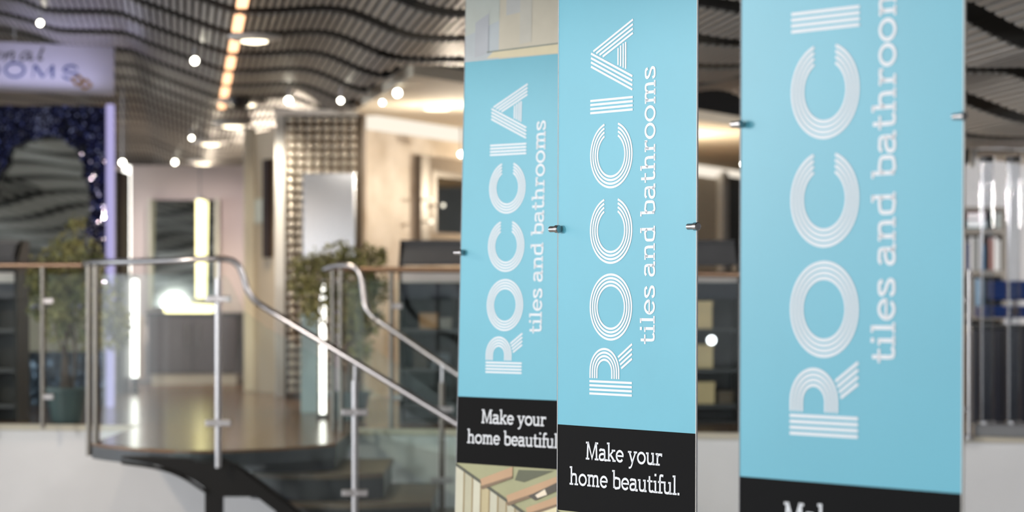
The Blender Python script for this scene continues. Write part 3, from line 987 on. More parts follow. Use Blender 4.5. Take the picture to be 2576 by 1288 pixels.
# black steel bracket, stringer and column under the landing
D = 7.86
poly = [(300, 1152), (345, 1160), (400, 1172), (450, 1190), (490, 1210), (513, 1226), (520, 1250), (645, 1250), (700, 1292), (760, 1330), (800, 1330), (745, 1288), (660, 1222), (588, 1168), (560, 1154)]
q = MB(); q.extrude([P(x, y, D) for x, y in poly], (0, 0.16, 0)); q.build('stringer', BLACK, stair)
q = MB(); q.tube([P(x, y, D - 0.01) for x, y in smooth_path([(305, 1163), (400, 1178), (460, 1200), (520, 1238)], 6)], 0.010, 8); q.build('stringer_flange', BLACK, stair)
c0_ = P(515, 1250, D); c1_ = P(556, 1250, D)
q = MB(); q.box(c0_.x, c1_.x, D * K + 0.005, D * K + 0.13, 0.0, PLAT - 0.09); q.build('column', BLACK, stair)
q = MB(); q.tube([P(590, 1168, D - 0.02), P(765, 1300, D - 0.02)], 0.012, 8); q.build('stringer_flange', BLACK, stair)

# ------------------------------------------------------------------ balustrades
def clampset(root, p, side=1, m=STEEL):
    q = MB(); q.obox(p + Vector((0.035 * side, 0, 0)), (0.035, 0, 0), (0, 0.014, 0), (0, 0, 0.018)); q.build('glass_clamp', m, root, bevel=0.004)
def vpost(root, px, d, pt_, zb_, r=0.017, m=STEEL):
    x, y = X(px, d), d * K
    q = MB(); q.tube([(x, y, zb_), (x, y, Z(pt_, d))], r, 14); q.build('post', m, root, smooth=True)
    return x, y
def gpanel(root, pts, thick=0.010):
    q = MB(); q.extrude(pts, (0, thick, 0)); return q.build('glass_panel', GLASS, root)

# gallery edge, left of the landing
r1 = thing('glass_balustrade', P(108, 1075, 9.2), 'glass balustrade with bronze handrail in front of the leafy tree by the mosaic arch', 'balustrade')
q = MB(); q.tube([P(-140, 667, 9.28), P(215, 667, 9.2)], 0.020, 14); q.build('handrail', BRONZE, r1, smooth=True)
for px in (-125, 108):
    x, y = vpost(r1, px, 9.2, 672, PLAT, 0.016, STEELD)
    clampset(r1, P(px, 757, 9.2)); clampset(r1, P(px, 998, 9.2))
gpanel(r1, [P(-115, 1062, 9.2), P(98, 1062, 9.2), P(98, 690, 9.2), P(-115, 690, 9.2)])
gpanel(r1, [P(118, 1062, 9.2), P(212, 1062, 9.19), P(212, 690, 9.19), P(118, 690, 9.2)])

# landing and near side of the steps
r2 = thing('stair_balustrade', P(548, 1150, 7.85), 'steel handrail with glass curving along the front of the landing and steps', 'balustrade')
path = smooth_path([P(212, 667, 9.15), P(222, 662, 8.6), P(300, 659, 8.05), P(420, 656, 7.85), P(520, 651, 7.8), P(570, 652, 7.8), P(597, 666, 7.8), P(612, 695, 7.8), P(622, 728, 7.8), P(640, 755, 7.8), P(668, 775, 7.8),
                    P(720, 806, 7.78), P(900, 914, 7.68), P(1150, 1066, 7.55), P(1300, 1157, 7.47)], 8)
q = MB(); q.tube(path, 0.0185, 14); q.build('handrail', STEEL, r2, smooth=True)
for px, d, zb_ in ((224, 8.35, PLAT - 0.08), (242, 8.22, PLAT + 0.004), (549, 7.82, PLAT - 0.085)):
    vpost(r2, px, d, 668 if px < 300 else 700, zb_, 0.018, STEELD if px < 300 else STEEL)
q = MB(); q.tube([P(552, 655, 7.81), P(551, 705, 7.815)], 0.009, 10); q.build('rail_stem', STEEL, r2)
for py in (752, 1064):
    clampset(r2, P(549, py, 7.81), -1); clampset(r2, P(549, py, 7.81), 1)
vpost(r2, 893, 7.69, 958, 0.24, 0.018)
q = MB(); q.tube([P(894, 912, 7.69), P(893, 962, 7.69)], 0.009, 10); q.build('rail_stem', STEEL, r2)
for py in (1037, 1240): clampset(r2, P(893, py, 7.68), 1); clampset(r2, P(893, py, 7.68), -1)
# curved glass along the landing
N = 10
for k in range(1):
    q = MB()
    vts, fcs = [], []
    for i in range(N + 1):
        px = 255 + (538 - 255) * i / N
        d = 8.20 - 0.36 * math.sin(math.pi / 2 * i / N)
        vts += [P(px, 690, d), Vector((X(px, d), d * K, PLAT - 0.06)), P(px, 690, d + .006), Vector((X(px, d + .006), (d + .006) * K, PLAT - 0.06))]
    for i in range(N):
        b_ = i * 4
        fcs += [(b_, b_ + 1, b_ + 5, b_ + 4), (b_ + 2, b_ + 6, b_ + 7, b_ + 3), (b_, b_ + 4, b_ + 6, b_ + 2), (b_ + 1, b_ + 3, b_ + 7, b_ + 5)]
    q.mesh(vts, fcs); q.build('glass_panel', GLASS, r2)
gpanel(r2, [P(560, 1150, 7.81), P(882, 1345, 7.70), P(882, 945, 7.70), P(668, 822, 7.79), P(612, 780, 7.80), P(575, 700, 7.80), P(560, 690, 7.81)])
gpanel(r2, [P(905, 1360, 7.69), P(1290, 1590, 7.50), P(1290, 1190, 7.50), P(905, 962, 7.69)])

# far side of the steps
r3 = thing('stair_balustrade', P(850, 1140, 8.55), 'steel handrail with glass on the far side of the steps, by the second tree', 'balustrade')
path = smooth_path([P(818, 678, 9.05), P(842, 670, 8.95), P(872, 668, 8.9), P(897, 676, 8.88), P(910, 698, 8.87), P(915, 735, 8.86), P(921, 772, 8.85), P(940, 798, 8.84),
                    P(975, 822, 8.82), P(1150, 941, 8.68), P(1300, 1043, 8.56)], 8)
q = MB(); q.tube(path, 0.0185, 14); q.build('handrail', STEEL, r3, smooth=True)
for px, d in ((838, 8.98), (858, 8.92)): vpost(r3, px, d, 676, 0.5 if px > 850 else PLAT, 0.016, STEELD)
vpost(r3, 1112, 8.70, 962, 0.3, 0.018, STEELD)
q = MB(); q.tube([P(1113, 918, 8.7), P(1112, 966, 8.7)], 0.009, 10); q.build('rail_stem', STEEL, r3)
for py in (1030, 1208): clampset(r3, P(1112, py, 8.69), 1); clampset(r3, P(1112, py, 8.69), -1)
gpanel(r3, [P(870, 1130, 8.9), P(1100, 1280, 8.71), P(1100, 990, 8.71), P(935, 872, 8.84), P(895, 720, 8.88), P(870, 700, 8.9)])
gpanel(r3, [P(1124, 1295, 8.69), P(1300, 1400, 8.57), P(1300, 1120, 8.57), P(1124, 1005, 8.69)])

# gallery edge on the far side of the steps, running behind the banners
r4 = thing('glass_balustrade', P(985, 1080, 9.12), 'glass balustrade in front of the black brochure stands', 'balustrade')
q = MB(); q.tube([P(826, 677, 9.14), P(1140, 680, 9.10), P(1900, 692, 8.83)], 0.019, 14); q.build('handrail', BRONZE, r4, smooth=True)
for px, d in ((985, 9.12), (1250, 9.04), (1560, 8.93)):
    vpost(r4, px, d, 684, PLAT, 0.016, STEELD)
    clampset(r4, P(px, 1000, d)); clampset(r4, P(px, 770, d))
gpanel(r4, [P(880, 1068, 9.14), P(975, 1068, 9.12), P(975, 705, 9.12), P(880, 705, 9.14)])
gpanel(r4, [P(995, 1068, 9.12), P(1240, 1072, 9.04), P(1240, 705, 9.04), P(995, 705, 9.12)])
gpanel(r4, [P(1260, 1072, 9.04), P(1550, 1078, 8.93), P(1550, 708, 8.93), P(1260, 705, 9.04)])
gpanel(r4, [P(1570, 1078, 8.93), P(1900, 1085, 8.83), P(1900, 708, 8.83), P(1570, 708, 8.93)])

# ------------------------------------------------------------------ right edge: post, acrylic columns, bookcase
rp = thing('rail_post', P(2438, 1105, 8.6), 'slim steel post beside the acrylic columns', 'post')
q = MB(); q.tube([P(2438, 1100, 8.6), P(2438, 680, 8.6)], 0.014, 12); q.build('post', STEEL, rp, smooth=True)
for py in (755, 1030, 1098): clampset(rp, P(2432, py, 8.6), -1)
q = MB(); q.tube([P(2438, 1106, 8.6), P(2438, 1098, 8.6)], 0.028, 14); q.build('base_plate', STEEL, rp)
led = MB(); e0, e1 = P(2452, 1104, 8.62), P(2760, 1104, 8.5)
led.plan([(e0.x, e0.y), (e1.x, e1.y), (e1.x, e1.y + .4), (e0.x, e0.y + .4)], PLAT + 0.006, Z(1070, 8.6))
tag(led.build('display_plinth', PANELG, bevel=0.006), 'low grey plinth under the acrylic columns', 'plinth')
for px, lab in ((2488, 'clear acrylic column nearer the slim steel post'), (2556, 'clear acrylic column at the picture edge')):
    d = 8.68
    x, y = X(px, d), d * K + 0.08
    z0, z1 = Z(1070, 8.6), ceil_z(x, y) + 0.1
    t = thing('acrylic_column', (x, y, z0), lab, 'column', 'acrylic columns')
    q = MB()
    n = 20
    vts, fcs = [], []
    for r in (0.044, 0.036):
        for z in (z0 + .01, Z(404, d)):
            for i in range(n):
                qn = 2 * math.pi * i / n
                vts.append((x + r * math.cos(qn), y + r * math.sin(qn), z))
    for i in range(n):
        j = (i + 1) % n
        fcs += [(i, j, n + j, n + i), (2 * n + i, 3 * n + i, 3 * n + j, 2 * n + j)]
    q.mesh(vts, fcs); q.build('tube', ACRYL, t, smooth=True)
    q = MB(); q.lathe((x, y, z0), [(.05, 0), (.05, .012), (.044, .016)], n); q.build('base_ring', STEEL, t)
    q = MB(); q.lathe((x, y, Z(404, d) - .002), [(.05, 0), (.05, .03)], n); q.build('top_ring', DARKG, t)
    for ang in (2.6,):
        q = MB(); q.tube([(x + .03 * math.cos(ang), y + .03 * math.sin(ang), z0 + .012), (x + .03 * math.cos(ang), y + .03 * math.sin(ang), Z(404, d))], 0.0045, 8); q.build('rod', STEEL, t)
# speaker
sp_ = thing('loudspeaker', P(2432, 372, 9.6), 'black loudspeaker with white bracket hung beside the largest banner', 'speaker')
q = MB(); q.box(X(2412, 9.6), X(2438, 9.6), 9.6 * K, 9.6 * K + .12, Z(412, 9.6), Z(350, 9.6)); q.build('cabinet', BLACK, sp_, bevel=0.006)
q = MB(); q.extrude([P(2442, 420, 9.62), P(2452, 420, 9.62), P(2458, 372, 9.62), P(2444, 372, 9.62)], (0, .06, 0)); q.build('bracket', WPOST, sp_)
q = MB(); q.tube([P(2430, 352, 9.65), P(2430, 285, 9.65)], 0.008, 8); q.build('stem', BLACK, sp_)

# bookcase
bd = 12.2
bc = thing('bookcase', P(2470, 1050, bd), 'grey bookcase of catalogues against the pale wall', 'bookcase')
SH = mat('grey_shelf', rgb(132, 128, 122), 0.5, var=0.05, scale=8)
y0, y1 = bd * K, bd * K + 0.32
def bb(nm, px0, px1, pt_, pb_, m=SH, ya=None, yb=None):
    q = MB(); q.box(X(px0, bd), X(px1, bd), ya or y0, yb or y1, Z(pb_, bd), Z(pt_, bd)); return q.build(nm, m, bc)
bb('side_panel', 2376, 2384, 525, 990); bb('side_panel', 2522, 2533, 520, 990)
bb('back_panel', 2384, 2522, 525, 990, DARKG, y1 - .02, y1)
for pt_, pb_ in ((520, 530), (574, 590), (680, 694), (790, 804), (900, 914)): bb('shelf', 2384, 2522, pt_, pb_, SH)
books = [
    # px0, px1, top, bottom, colour, label
    (2432, 2480, 535, 551, (176, 118, 132), 'pink box file lying on the top shelf'), (2432, 2482, 553, 572, (128, 176, 186), 'pale teal box file lying under the pink one'),
    (2510, 2521, 536, 573, (196, 206, 206), 'white folder at the end of the top shelf'),
    (2412, 2420, 598, 679, (196, 196, 200), 'thin white catalogue hidden beside the largest banner'),
    (2423, 2428, 598, 679, (206, 208, 212), 'slim white catalogue left of the navy binder'), (2429, 2439, 612, 679, (28, 46, 92), 'navy binder on the second shelf'), (2441, 2449, 597, 679, (214, 216, 220), 'white catalogue beside the navy binder'),
    (2451, 2460, 600, 679, (120, 124, 122), 'grey catalogue on the second shelf'), (2462, 2470, 596, 679, (204, 208, 214), 'white catalogue between the grey and blue ones'), (2471, 2477, 615, 679, (54, 120, 168), 'bright blue catalogue on the second shelf'),
    (2490, 2500, 600, 679, (172, 120, 110), 'dusty red catalogue behind the acrylic column'), (2502, 2510, 598, 679, (226, 228, 230), 'leaning white catalogue at the shelf end'), (2512, 2519, 604, 679, (216, 220, 222), 'last white catalogue on the second shelf'),
    (2428, 2438, 704, 789, (92, 92, 90), 'charcoal catalogue on the third shelf'), (2441, 2450, 700, 789, (150, 148, 142), 'taupe catalogue on the third shelf'), (2456, 2466, 702, 789, (136, 168, 196), 'light blue catalogue on the third shelf'), (2467, 2475, 704, 789, (96, 140, 176), 'mid blue catalogue on the third shelf')]
BKM = {}
for px0, px1, pt_, pb_, c, lab in books:
    if c not in BKM: BKM[c] = mat('cover_%d_%d_%d' % c, rgb(*c), 0.5)
    zb_ = Z(pb_ + 1, bd) + 0.002
    r = thing('book', (X((px0 + px1) / 2, bd), y0 + .1, zb_), lab, 'book', 'catalogues in the bookcase')
    q = MB(); q.box(X(px0, bd), X(px1, bd), y0 + .02, y0 + .24, zb_, Z(pt_, bd)); q.build('cover', BKM[c], r)
    lying = (px1 - px0) > 30
    q = MB()
    if lying: q.box(X(px0, bd) + .004, X(px1, bd) - .004, y0 + .016, y0 + .021, zb_ + .008, Z(pt_, bd) - .008)
    else: q.box(X(px0, bd) + .004, X(px1, bd) - .004, y0 + .04, y0 + .235, Z(pt_, bd) - .004, Z(pt_, bd) + .003)
    q.build('pages', WHITEP, r)
# navy counter and cobalt chair behind the railing
nv = thing('navy_counter', P(2510, 1070, 9.4), 'dark navy counter behind the acrylic columns', 'counter')
q = MB(); q.box(X(2447, 9.4), X(2760, 9.4), 9.4 * K, 9.4 * K + .5, PLAT, Z(826, 9.4)); q.build('body', NAVYP, nv, bevel=0.01)
q = MB(); q.box(X(2443, 9.4), X(2765, 9.4), 9.4 * K - .02, 9.4 * K + .52, Z(826, 9.4), Z(818, 9.4)); q.build('counter_top', DARKG, nv, bevel=0.004)
q = MB(); q.box(X(2520, 9.4), X(2523, 9.4), 9.4 * K - .008, 9.4 * K, PLAT, Z(832, 9.4)); q.build('panel_joint', BLACK, nv)
ch = thing('office_chair', (X(2545, 10.6), 10.6 * K, PLAT), 'cobalt blue chair tucked behind the navy counter', 'chair')
cxx, cyy = X(2555, 10.6), 10.6 * K
def cushion(nm, x0, x1, ya, yb, za, zb_, m, parent):
    q = MB(); q.box(x0, x1, ya, yb, za, zb_); return q.build(nm, m, parent, bevel=0.02)
cushion('backrest', cxx - .20, cxx + .22, cyy, cyy + .07, Z(756, 10.6), Z(706, 10.6), COBALT, ch)
cushion('seat', cxx - .22, cxx + .24, cyy + .08, cyy + .50, Z(800, 10.6), Z(770, 10.6), COBALT, ch)
q = MB(); q.tube([(cxx, cyy + .03, Z(756, 10.6)), (cxx, cyy + .06, Z(790, 10.6)), (cxx, cyy + .2, Z(799, 10.6))], .015, 8); q.build('back_bracket', STEEL, ch)
q = MB(); q.tube([(cxx, cyy + .29, Z(798, 10.6)), (cxx, cyy + .29, PLAT + .08)], .025, 10); q.build('column', STEEL, ch)
for k in range(5):
    an = k * 2 * math.pi / 5 + .3
    q = MB(); q.tube([(cxx, cyy + .29, PLAT + .09), (cxx + .26 * math.cos(an), cyy + .29 + .26 * math.sin(an), PLAT + .03)], [.022, .03], 8); q.build('leg', BLACK, ch)

# ------------------------------------------------------------------ brochure stands
def stand(px0, px1, d, label):
    x0, x1 = X(px0, d), X(px1, d)
    y = d * K
    root = thing('brochure_stand', ((x0 + x1) / 2, y + .2, PLAT), label, 'stand', 'black brochure stands')
    zt_ = Z(606, d)
    tilt = [(y, Z(664, d)), (y - .02, Z(664, d) + .01), (y + .20, zt_), (y + .24, zt_), (y + .24, Z(664, d))]
    for x in (x0, x1 - .02):
        q = MB(); q.extrude([(x, y, PLAT), (x, y + .42, PLAT), (x, y + .42, zt_ + .01), (x, y + .20, zt_ + .01), (x, y - .015, Z(664, d))], (.02, 0, 0)); q.build('side_panel', BLACK, root)
    q = MB(); q.extrude([(x0 + .02, y + .0, Z(660, d)), (x0 + .02, y + .20, zt_ - .01), (x0 + .02, y + .215, zt_ - .02), (x0 + .02, y + .015, Z(662, d))], (x1 - x0 - .04, 0, 0)); q.build('sloping_top', PANELG, root)
    q = MB(); q.box(x0 + .02, x1 - .02, y + .17, y + .23, zt_ - .015, zt_ + .01); q.build('top_rail', DARKG, root)
    q = MB(); q.box(x0 + .02, x1 - .02, y - .03, y + .02, Z(668, d), Z(660, d)); q.build('ledge', DARKG, root)
    q = MB(); q.box(x0 + .02, x1 - .02, y - .02, y + .40, Z(710, d), Z(686, d)); q.build('counter', mat('stand_counter', rgb(186, 184, 184), 0.35, var=.05) if 'stand_counter' not in MATS else MATS['stand_counter'], root)
    q = MB(); q.box(x0 + .02, x1 - .02, y - .01, y + .40, Z(750, d), Z(711, d)); q.build('drawer', NAVYP, root)
    q = MB(); q.box(x0 + .02, x1 - .02, y + .39, y + .41, PLAT, Z(711, d)); q.build('back_panel', DARKG, root)
    for py in (828, 928, 1018, 1062):
        q = MB(); q.box(x0 + .02, x1 - .02, y, y + .40, Z(py + 8, d), Z(py, d)); q.build('shelf', DARKG, root)
    for k in range(1, 3):
        xx = x0 + (x1 - x0) * k / 3
        q = MB(); q.box(xx - .01, xx + .01, y + .03, y + .40, PLAT, Z(751, d)); q.build('divider', BLACK, root)
    return root
SD = 9.55
stand(1003, 1425, SD, 'black brochure stand with sloping grey top beside the stone wall')
stand(1438, 1862, SD, 'black brochure stand with cream cartons seen between two banners')
stand(-260, 44, SD + .1, 'black brochure stand at the picture edge beside the mosaic arch')
def carton(px0, px1, pt_, pb_, label, m=CARTON):
    d = SD + 0.05
    zb_ = Z(pb_, d) + .001
    t = thing('carton', (X((px0 + px1) / 2, d), d * K + .1, zb_), label, 'carton', 'cartons on the brochure stands')
    q = MB(); q.box(X(px0, d), X(px1, d), d * K, d * K + .22, zb_, Z(pt_, d)); q.build('box', m, t, bevel=0.004)
    q = MB(); q.box(X(px0, d) - .002, X(px1, d) + .002, d * K - .002, d * K + .222, Z(pt_, d) - .03, Z(pt_, d) + .002); q.build('lid', m, t)
SDc = SD + 0.05
def shelf_py(py):                       # carton bottoms stand on the shelf boards
    return 735 + (py - 735) * SD / SDc
carton(1740, 1792, 758, shelf_py(828), 'cream carton on the upper shelf between the banners')
carton(1738, 1794, 868, shelf_py(928), 'cream carton on the middle shelf between the banners')
carton(1738, 1798, 962, shelf_py(1018), 'wide cream carton on the lower shelf between the banners')
carton(1808, 1846, 985, shelf_py(1018), 'dark card tray beside the wide cream carton', mat('brown_card', rgb(92, 78, 62), .6))
carton(1055, 1100, 788, shelf_py(828), 'tan carton on the upper shelf left of the farthest banner', mat('tan_card', rgb(150, 120, 88), .6))
carton(1106, 1136, 800, shelf_py(828), 'grey carton tucked against the farthest banner', mat('grey_card', rgb(120, 118, 112), .6))
carton(1040, 1075, 880, shelf_py(928), 'dark carton on the middle shelf left of the farthest banner', mat('dark_card', rgb(58, 54, 50), .6))
carton(1084, 1132, 890, shelf_py(928), 'slate carton on the middle shelf beside the farthest banner', mat('slate_card', rgb(70, 78, 86), .6))
lp = P(1790, 856, SD - .02)  # made-up glowing body in place of a light reflected in the glass
t = thing('shelf_glint', lp, 'small glowing disc for a reflected light, before the middle shelf between the banners', 'light')
q = MB(); q.lathe(lp, [(0.030, 0), (0.034, .02), (0.026, .05), (.012, .07)], 18, (0, 1, 0)); q.build('glint_body', WPOST, t, smooth=True)
q = MB(); q.lathe(lp, [(0.027, -.004), (0.027, -.001)], 18, (0, 1, 0)); q.build('lens', glow('glint_glow', (.92, .95, 1, 1), 5), t)
q = MB(); q.tube([lp + Vector((0, .05, 0)), lp + Vector((0, .06, (828 - 856) / 3578 * -SD - .05))], .006, 8); q.build('stem', STEEL, t)
# magazine on the sloping top at the far left
d = SD + .1
q = MB(); q.extrude([(X(-60, d), d * K + .03, Z(650, d)), (X(30, d), d * K + .03, Z(650, d)), (X(30, d), d * K + .16, Z(612, d)), (X(-60, d), d * K + .16, Z(612, d))], (0, -.012, .006))
tag(q.build('magazine', PANELG), 'grey magazine resting on the sloping top beside the mosaic arch', 'magazine')

# ------------------------------------------------------------------ mosaic arch, sign, lavender post
AD = 11.0
arch = thing('mosaic_arch', P(110, 1020, AD).xy.to_3d() + Vector((0, 0, PLAT)), 'glittering navy mosaic panel with a ragged arch mirror', 'panel')
AY = AD * K
x0, x1 = X(-110, AD), X(269, AD)
edge = [(232, 770), (238, 700), (230, 640), (212, 590), (224, 562), (230, 530), (222, 506), (226, 482), (218, 455), (206, 440), (214, 418), (200, 402), (196, 380), (188, 365), (172, 366), (160, 345), (138, 341), (112, 340),
        (92, 348), (66, 352), (50, 366), (28, 372), (18, 395), (22, 412), (2, 432), (-8, 470), (-20, 520), (-20, 770)]
q = MB()
inner = [(px, py) for px, py in edge]
# panel front built as quads between the arch outline and the panel border
bord = []
for px, py in inner:
    if py < 420 and 0 < px < 225: bord.append((px * 1.25 - 20, 266))
    elif px >= 150: bord.append((269, py))
    else: bord.append((-110, py))
bord = [(269 if b[0] > 269 else b[0], b[1]) for b in bord]
pts3 = [P(x, y, AD) for x, y in inner]; b3 = [P(x, y, AD) for x, y in bord]
for k in range(len(inner) - 1):
    q.face([pts3[k], b3[k], b3[k + 1], pts3[k + 1]])
    q.face([pts3[k], pts3[k + 1], pts3[k + 1] + Vector((0, .06, 0)), pts3[k] + Vector((0, .06, 0))])
# corners left over
q.build('mosaic_front', NAVY, arch)
# backing kept behind the mirror only
bk = MB(); bk.box(x0, x1, AY + .10, AY + .14, PLAT, Z(266, AD)); bk.build('backing', NAVY, arch)
zlo = min(p.z for p in pts3)
mm = MB(); mm.extrude([p + Vector((0, .015 + (p.z - zlo) * 0.045, 0)) for p in pts3], (0, .008, 0)); mm.build('mirror_glass', MIRROR, arch)
# border rim, shelf, lower cream panel
q = MB(); q.box(X(-110, AD), X(269, AD), AY - .10, AY + .06, Z(778, AD), Z(768, AD)); q.build('shelf', mat('lavender_shelf', rgb(150, 146, 190), .4), arch)
q = MB(); q.box(X(-110, AD), X(262, AD), AY + .0, AY + .06, Z(884, AD), Z(778, AD)); q.build('cream_panel', mat('stone_grey_panel', rgb(176, 170, 150), .6, var=.06, scale=5), arch)
q = MB(); q.box(X(-110, AD), X(269, AD), AY - .04, AY + .06, PLAT, Z(886, AD)); q.build('pebble_band', mat('slate_band', rgb(44, 52, 62), .4, var=.4, scale=40, bump=.4), arch)
def inside(px, py):
    r = False
    n = len(edge); j = n - 1
    for i in range(n):
        xi, yi = edge[i]; xj, yj = edge[j]
        if (yi > py) != (yj > py) and px < (xj - xi) * (py - yi) / (yj - yi) + xi: r = not r
        j = i
    return r
cp = MB()
cnt = 0
while cnt < 2600:
    px = random.uniform(-30, 268); py = random.uniform(268, 766)
    if inside(px, py): continue
    c = P(px, py, AD) + Vector((0, -.006, 0))
    s_ = random.uniform(.007, .013)
    u = Vector((1, random.uniform(-.5, .5), random.uniform(-.3, .3))).normalized() * s_
    w = Vector((random.uniform(-.3, .3), random.uniform(-.6, .4), 1)).normalized() * s_
    cp.face([c - u - w, c + u - w, c + u + w, c - u + w]); cnt += 1
o = cp.build('glitter_chips', CHIP, arch); o['kind'] = 'stuff'
cp = MB()
for _ in range(1300):
    px = random.uniform(-20, 268); py = random.uniform(890, 1018)
    c = P(px, py, AD) + Vector((0, -.05, 0))
    s_ = random.uniform(.009, .018)
    u = Vector((1, random.uniform(-.5, .5), random.uniform(-.3, .3))).normalized() * s_
    w = Vector((random.uniform(-.3, .3), random.uniform(-.6, .4), 1)).normalized() * s_
    cp.face([c - u - w, c + u - w, c + u + w, c - u + w])
o = cp.build('glitter_chips', CHIPG, arch); o['kind'] = 'stuff'
# added polished facets among the chips, tilted to glint fill lamps toward the camera
FACET = mat('polished_facet', rgb(196, 198, 240), 0.06, 1.0)
cp = MB()
cnt = 0
while cnt < 170:
    if cnt < 60: px, py = random.gauss(112, 16), random.gauss(300, 20)
    else: px, py = random.uniform(0, 266), random.uniform(272, 760)
    if inside(px, py) or py < 268 or px > 266: continue
    c = P(px, py, AD) + Vector((0, -.022, 0))
    L_ = random.choice([Vector((-3.9, 11.3, 3.1)), Vector((-4.2, 5.0, 3.1)), Vector((-2.4, 6.3, 3.1))])
    n_ = ((L_ - c).normalized() + (Vector((0, 0, CZ)) - c).normalized()).normalized()
    n_ = (n_ + Vector((random.gauss(0, .016), 0, random.gauss(0, .016)))).normalized()
    u = n_.cross(Vector((0, 0, 1))).normalized(); w = n_.cross(u)
    s_ = random.uniform(.005, .009)
    cp.face([c - u * s_ - w * s_, c + u * s_ - w * s_, c + u * s_ + w * s_, c - u * s_ + w * s_]); cnt += 1
o = cp.build('glint_facets', FACET, arch); o['kind'] = 'stuff'
# lavender glowing post
q = MB(); q.box(X(271, 10.95), X(289, 10.95), 10.9 * K, 10.9 * K + .08, PLAT, Z(264, 10.95))
tag(q.build('light_post', LAV, bevel=.01), 'lavender glowing post at the edge of the mosaic arch', 'light')
# dark shop divider behind it
q = MB(); q.box(X(290, 12.2), X(304, 12.2), 12.2 * K, 12.2 * K + .5, PLAT, Z(430, 12.2))
tag(q.build('shop_divider', mat('dark_brown_panel', rgb(46, 36, 34), .5), bevel=.006), 'dark brown divider between the mosaic arch and white light tube', 'panel')

# hanging sign
sa, sb = P(-90, 110, 10.6), P(288, 118, 10.92)
sg = thing('hanging_sign', P(120, 240, 10.75), 'lavender white hanging sign with script, blue capitals and a gold ring emblem', 'sign')
zt_, zb_ = Z(118, 10.92), Z(240, 10.92)
se = (sb - sa); se.z = 0; sl = se.length; se.normalize()
sn = Vector((se.y, -se.x, 0)); sn = sn if sn.y < 0 else -sn
def sgp(px, py, off=0.002):
    qx = (px - 1288) / F
    t = (qx * sa.y - sa.x) / (se.x - qx * se.y)
    p = sa + se * t
    return Vector((p.x, p.y, CZ - (py - 735) / F * p.y)) + sn * off
q = MB()
A_ = Vector((sa.x, sa.y, 0)); B_ = Vector((sb.x, sb.y, 0))
q.extrude([A_ + Vector((0, 0, zb_)), B_ + Vector((0, 0, zb_)), B_ + Vector((0, 0, zt_)), A_ + Vector((0, 0, zt_))], -sn * .06)
q.build('board', SIGNW, sg, bevel=.004)
for px in (40, 250):
    p = sgp(px, 118, -.03); q = MB(); q.tube([Vector((p.x, p.y, zt_)), Vector((p.x, p.y, zt_ + .30))], .006, 8); q.build('hanger', STEEL, sg)
# script word: slanted strokes "onal"
def sstroke(mb, pts, w, sm_=True):
    pp = smooth_path(pts, 6) if sm_ else [Vector(p) for p in pts]
    ribbon(mb, pp, w, lambda p: sgp(p[0], p[1]))
sl_ = lambda x, y: (x - (y - 150) * .38, y)                  # italic slant
def sc(pts): return [sl_(x, y) for x, y in pts]
for strokes in ([([(-9, 131), (-19, 136), (-21, 146), (-12, 151), (-2, 144), (-2, 134), (-9, 131)], 3)],
                [([(10, 132), (11, 152)], 5), ([(11, 146), (20, 133), (28, 133), (29, 142), (30, 150), (37, 148)], 4.5)],
                [([(70, 134), (58, 131), (49, 140), (52, 150), (62, 149), (70, 138)], 4), ([(71, 131), (71, 147), (78, 150), (83, 146)], 5)],
                [([(97, 120), (96, 140), (98, 150), (106, 148)], 5.5)]):
    q = MB()
    for pts, w in strokes: sstroke(q, sc(pts), w)
    q.build('letter', SIGNGREEN, sg)
for cx2 in (37, -27):
    q = MB(); ribbon(q, [Vector(p) for p in ell(cx2, 176, 24, 17, 0, 360, 40)[:-1]], 5.5, lambda p: sgp(p[0], p[1]), True); q.build('letter', SIGNBLUE, sg)
q = MB()
for pts, w in (([(82, 196), (86, 163)], 3), ([(87, 163), (108, 194)], 7), ([(108, 194), (132, 165)], 2.5), ([(132, 164), (132, 196)], 7)):
    sstroke(q, pts, w, False)
q.build('letter', SIGNBLUE, sg)
q = MB(); sstroke(q, [(194, 172), (184, 166), (168, 168), (160, 176), (172, 182), (190, 185), (196, 192), (184, 199), (166, 197), (158, 190)], 5.5)
q.build('letter', SIGNBLUE, sg)
q = MB()
# two linked square rings turned on the corner
for cx2, cy2, r in ((196, 203, 15), (214, 212, 15)):
    ribbon(q, [Vector((cx2 - r, cy2 - 3)), Vector((cx2 + 3, cy2 - r * .75)), Vector((cx2 + r, cy2 + 3)), Vector((cx2 - 3, cy2 + r * .75))], 6, lambda p: sgp(p[0], p[1], .004), True)
q.build('emblem', GOLD, sg)
# unseen uplight, without a fixture, that gives the sign its lavender glow
lb = sgp(110, 244, .16)
lamp('sign_uplight', 'AREA', lb, 2.6, (.70, .68, 1.0), (0.9, 0.03), (math.radians(200), 0, math.atan2(se.y, se.x)), parent=sg)

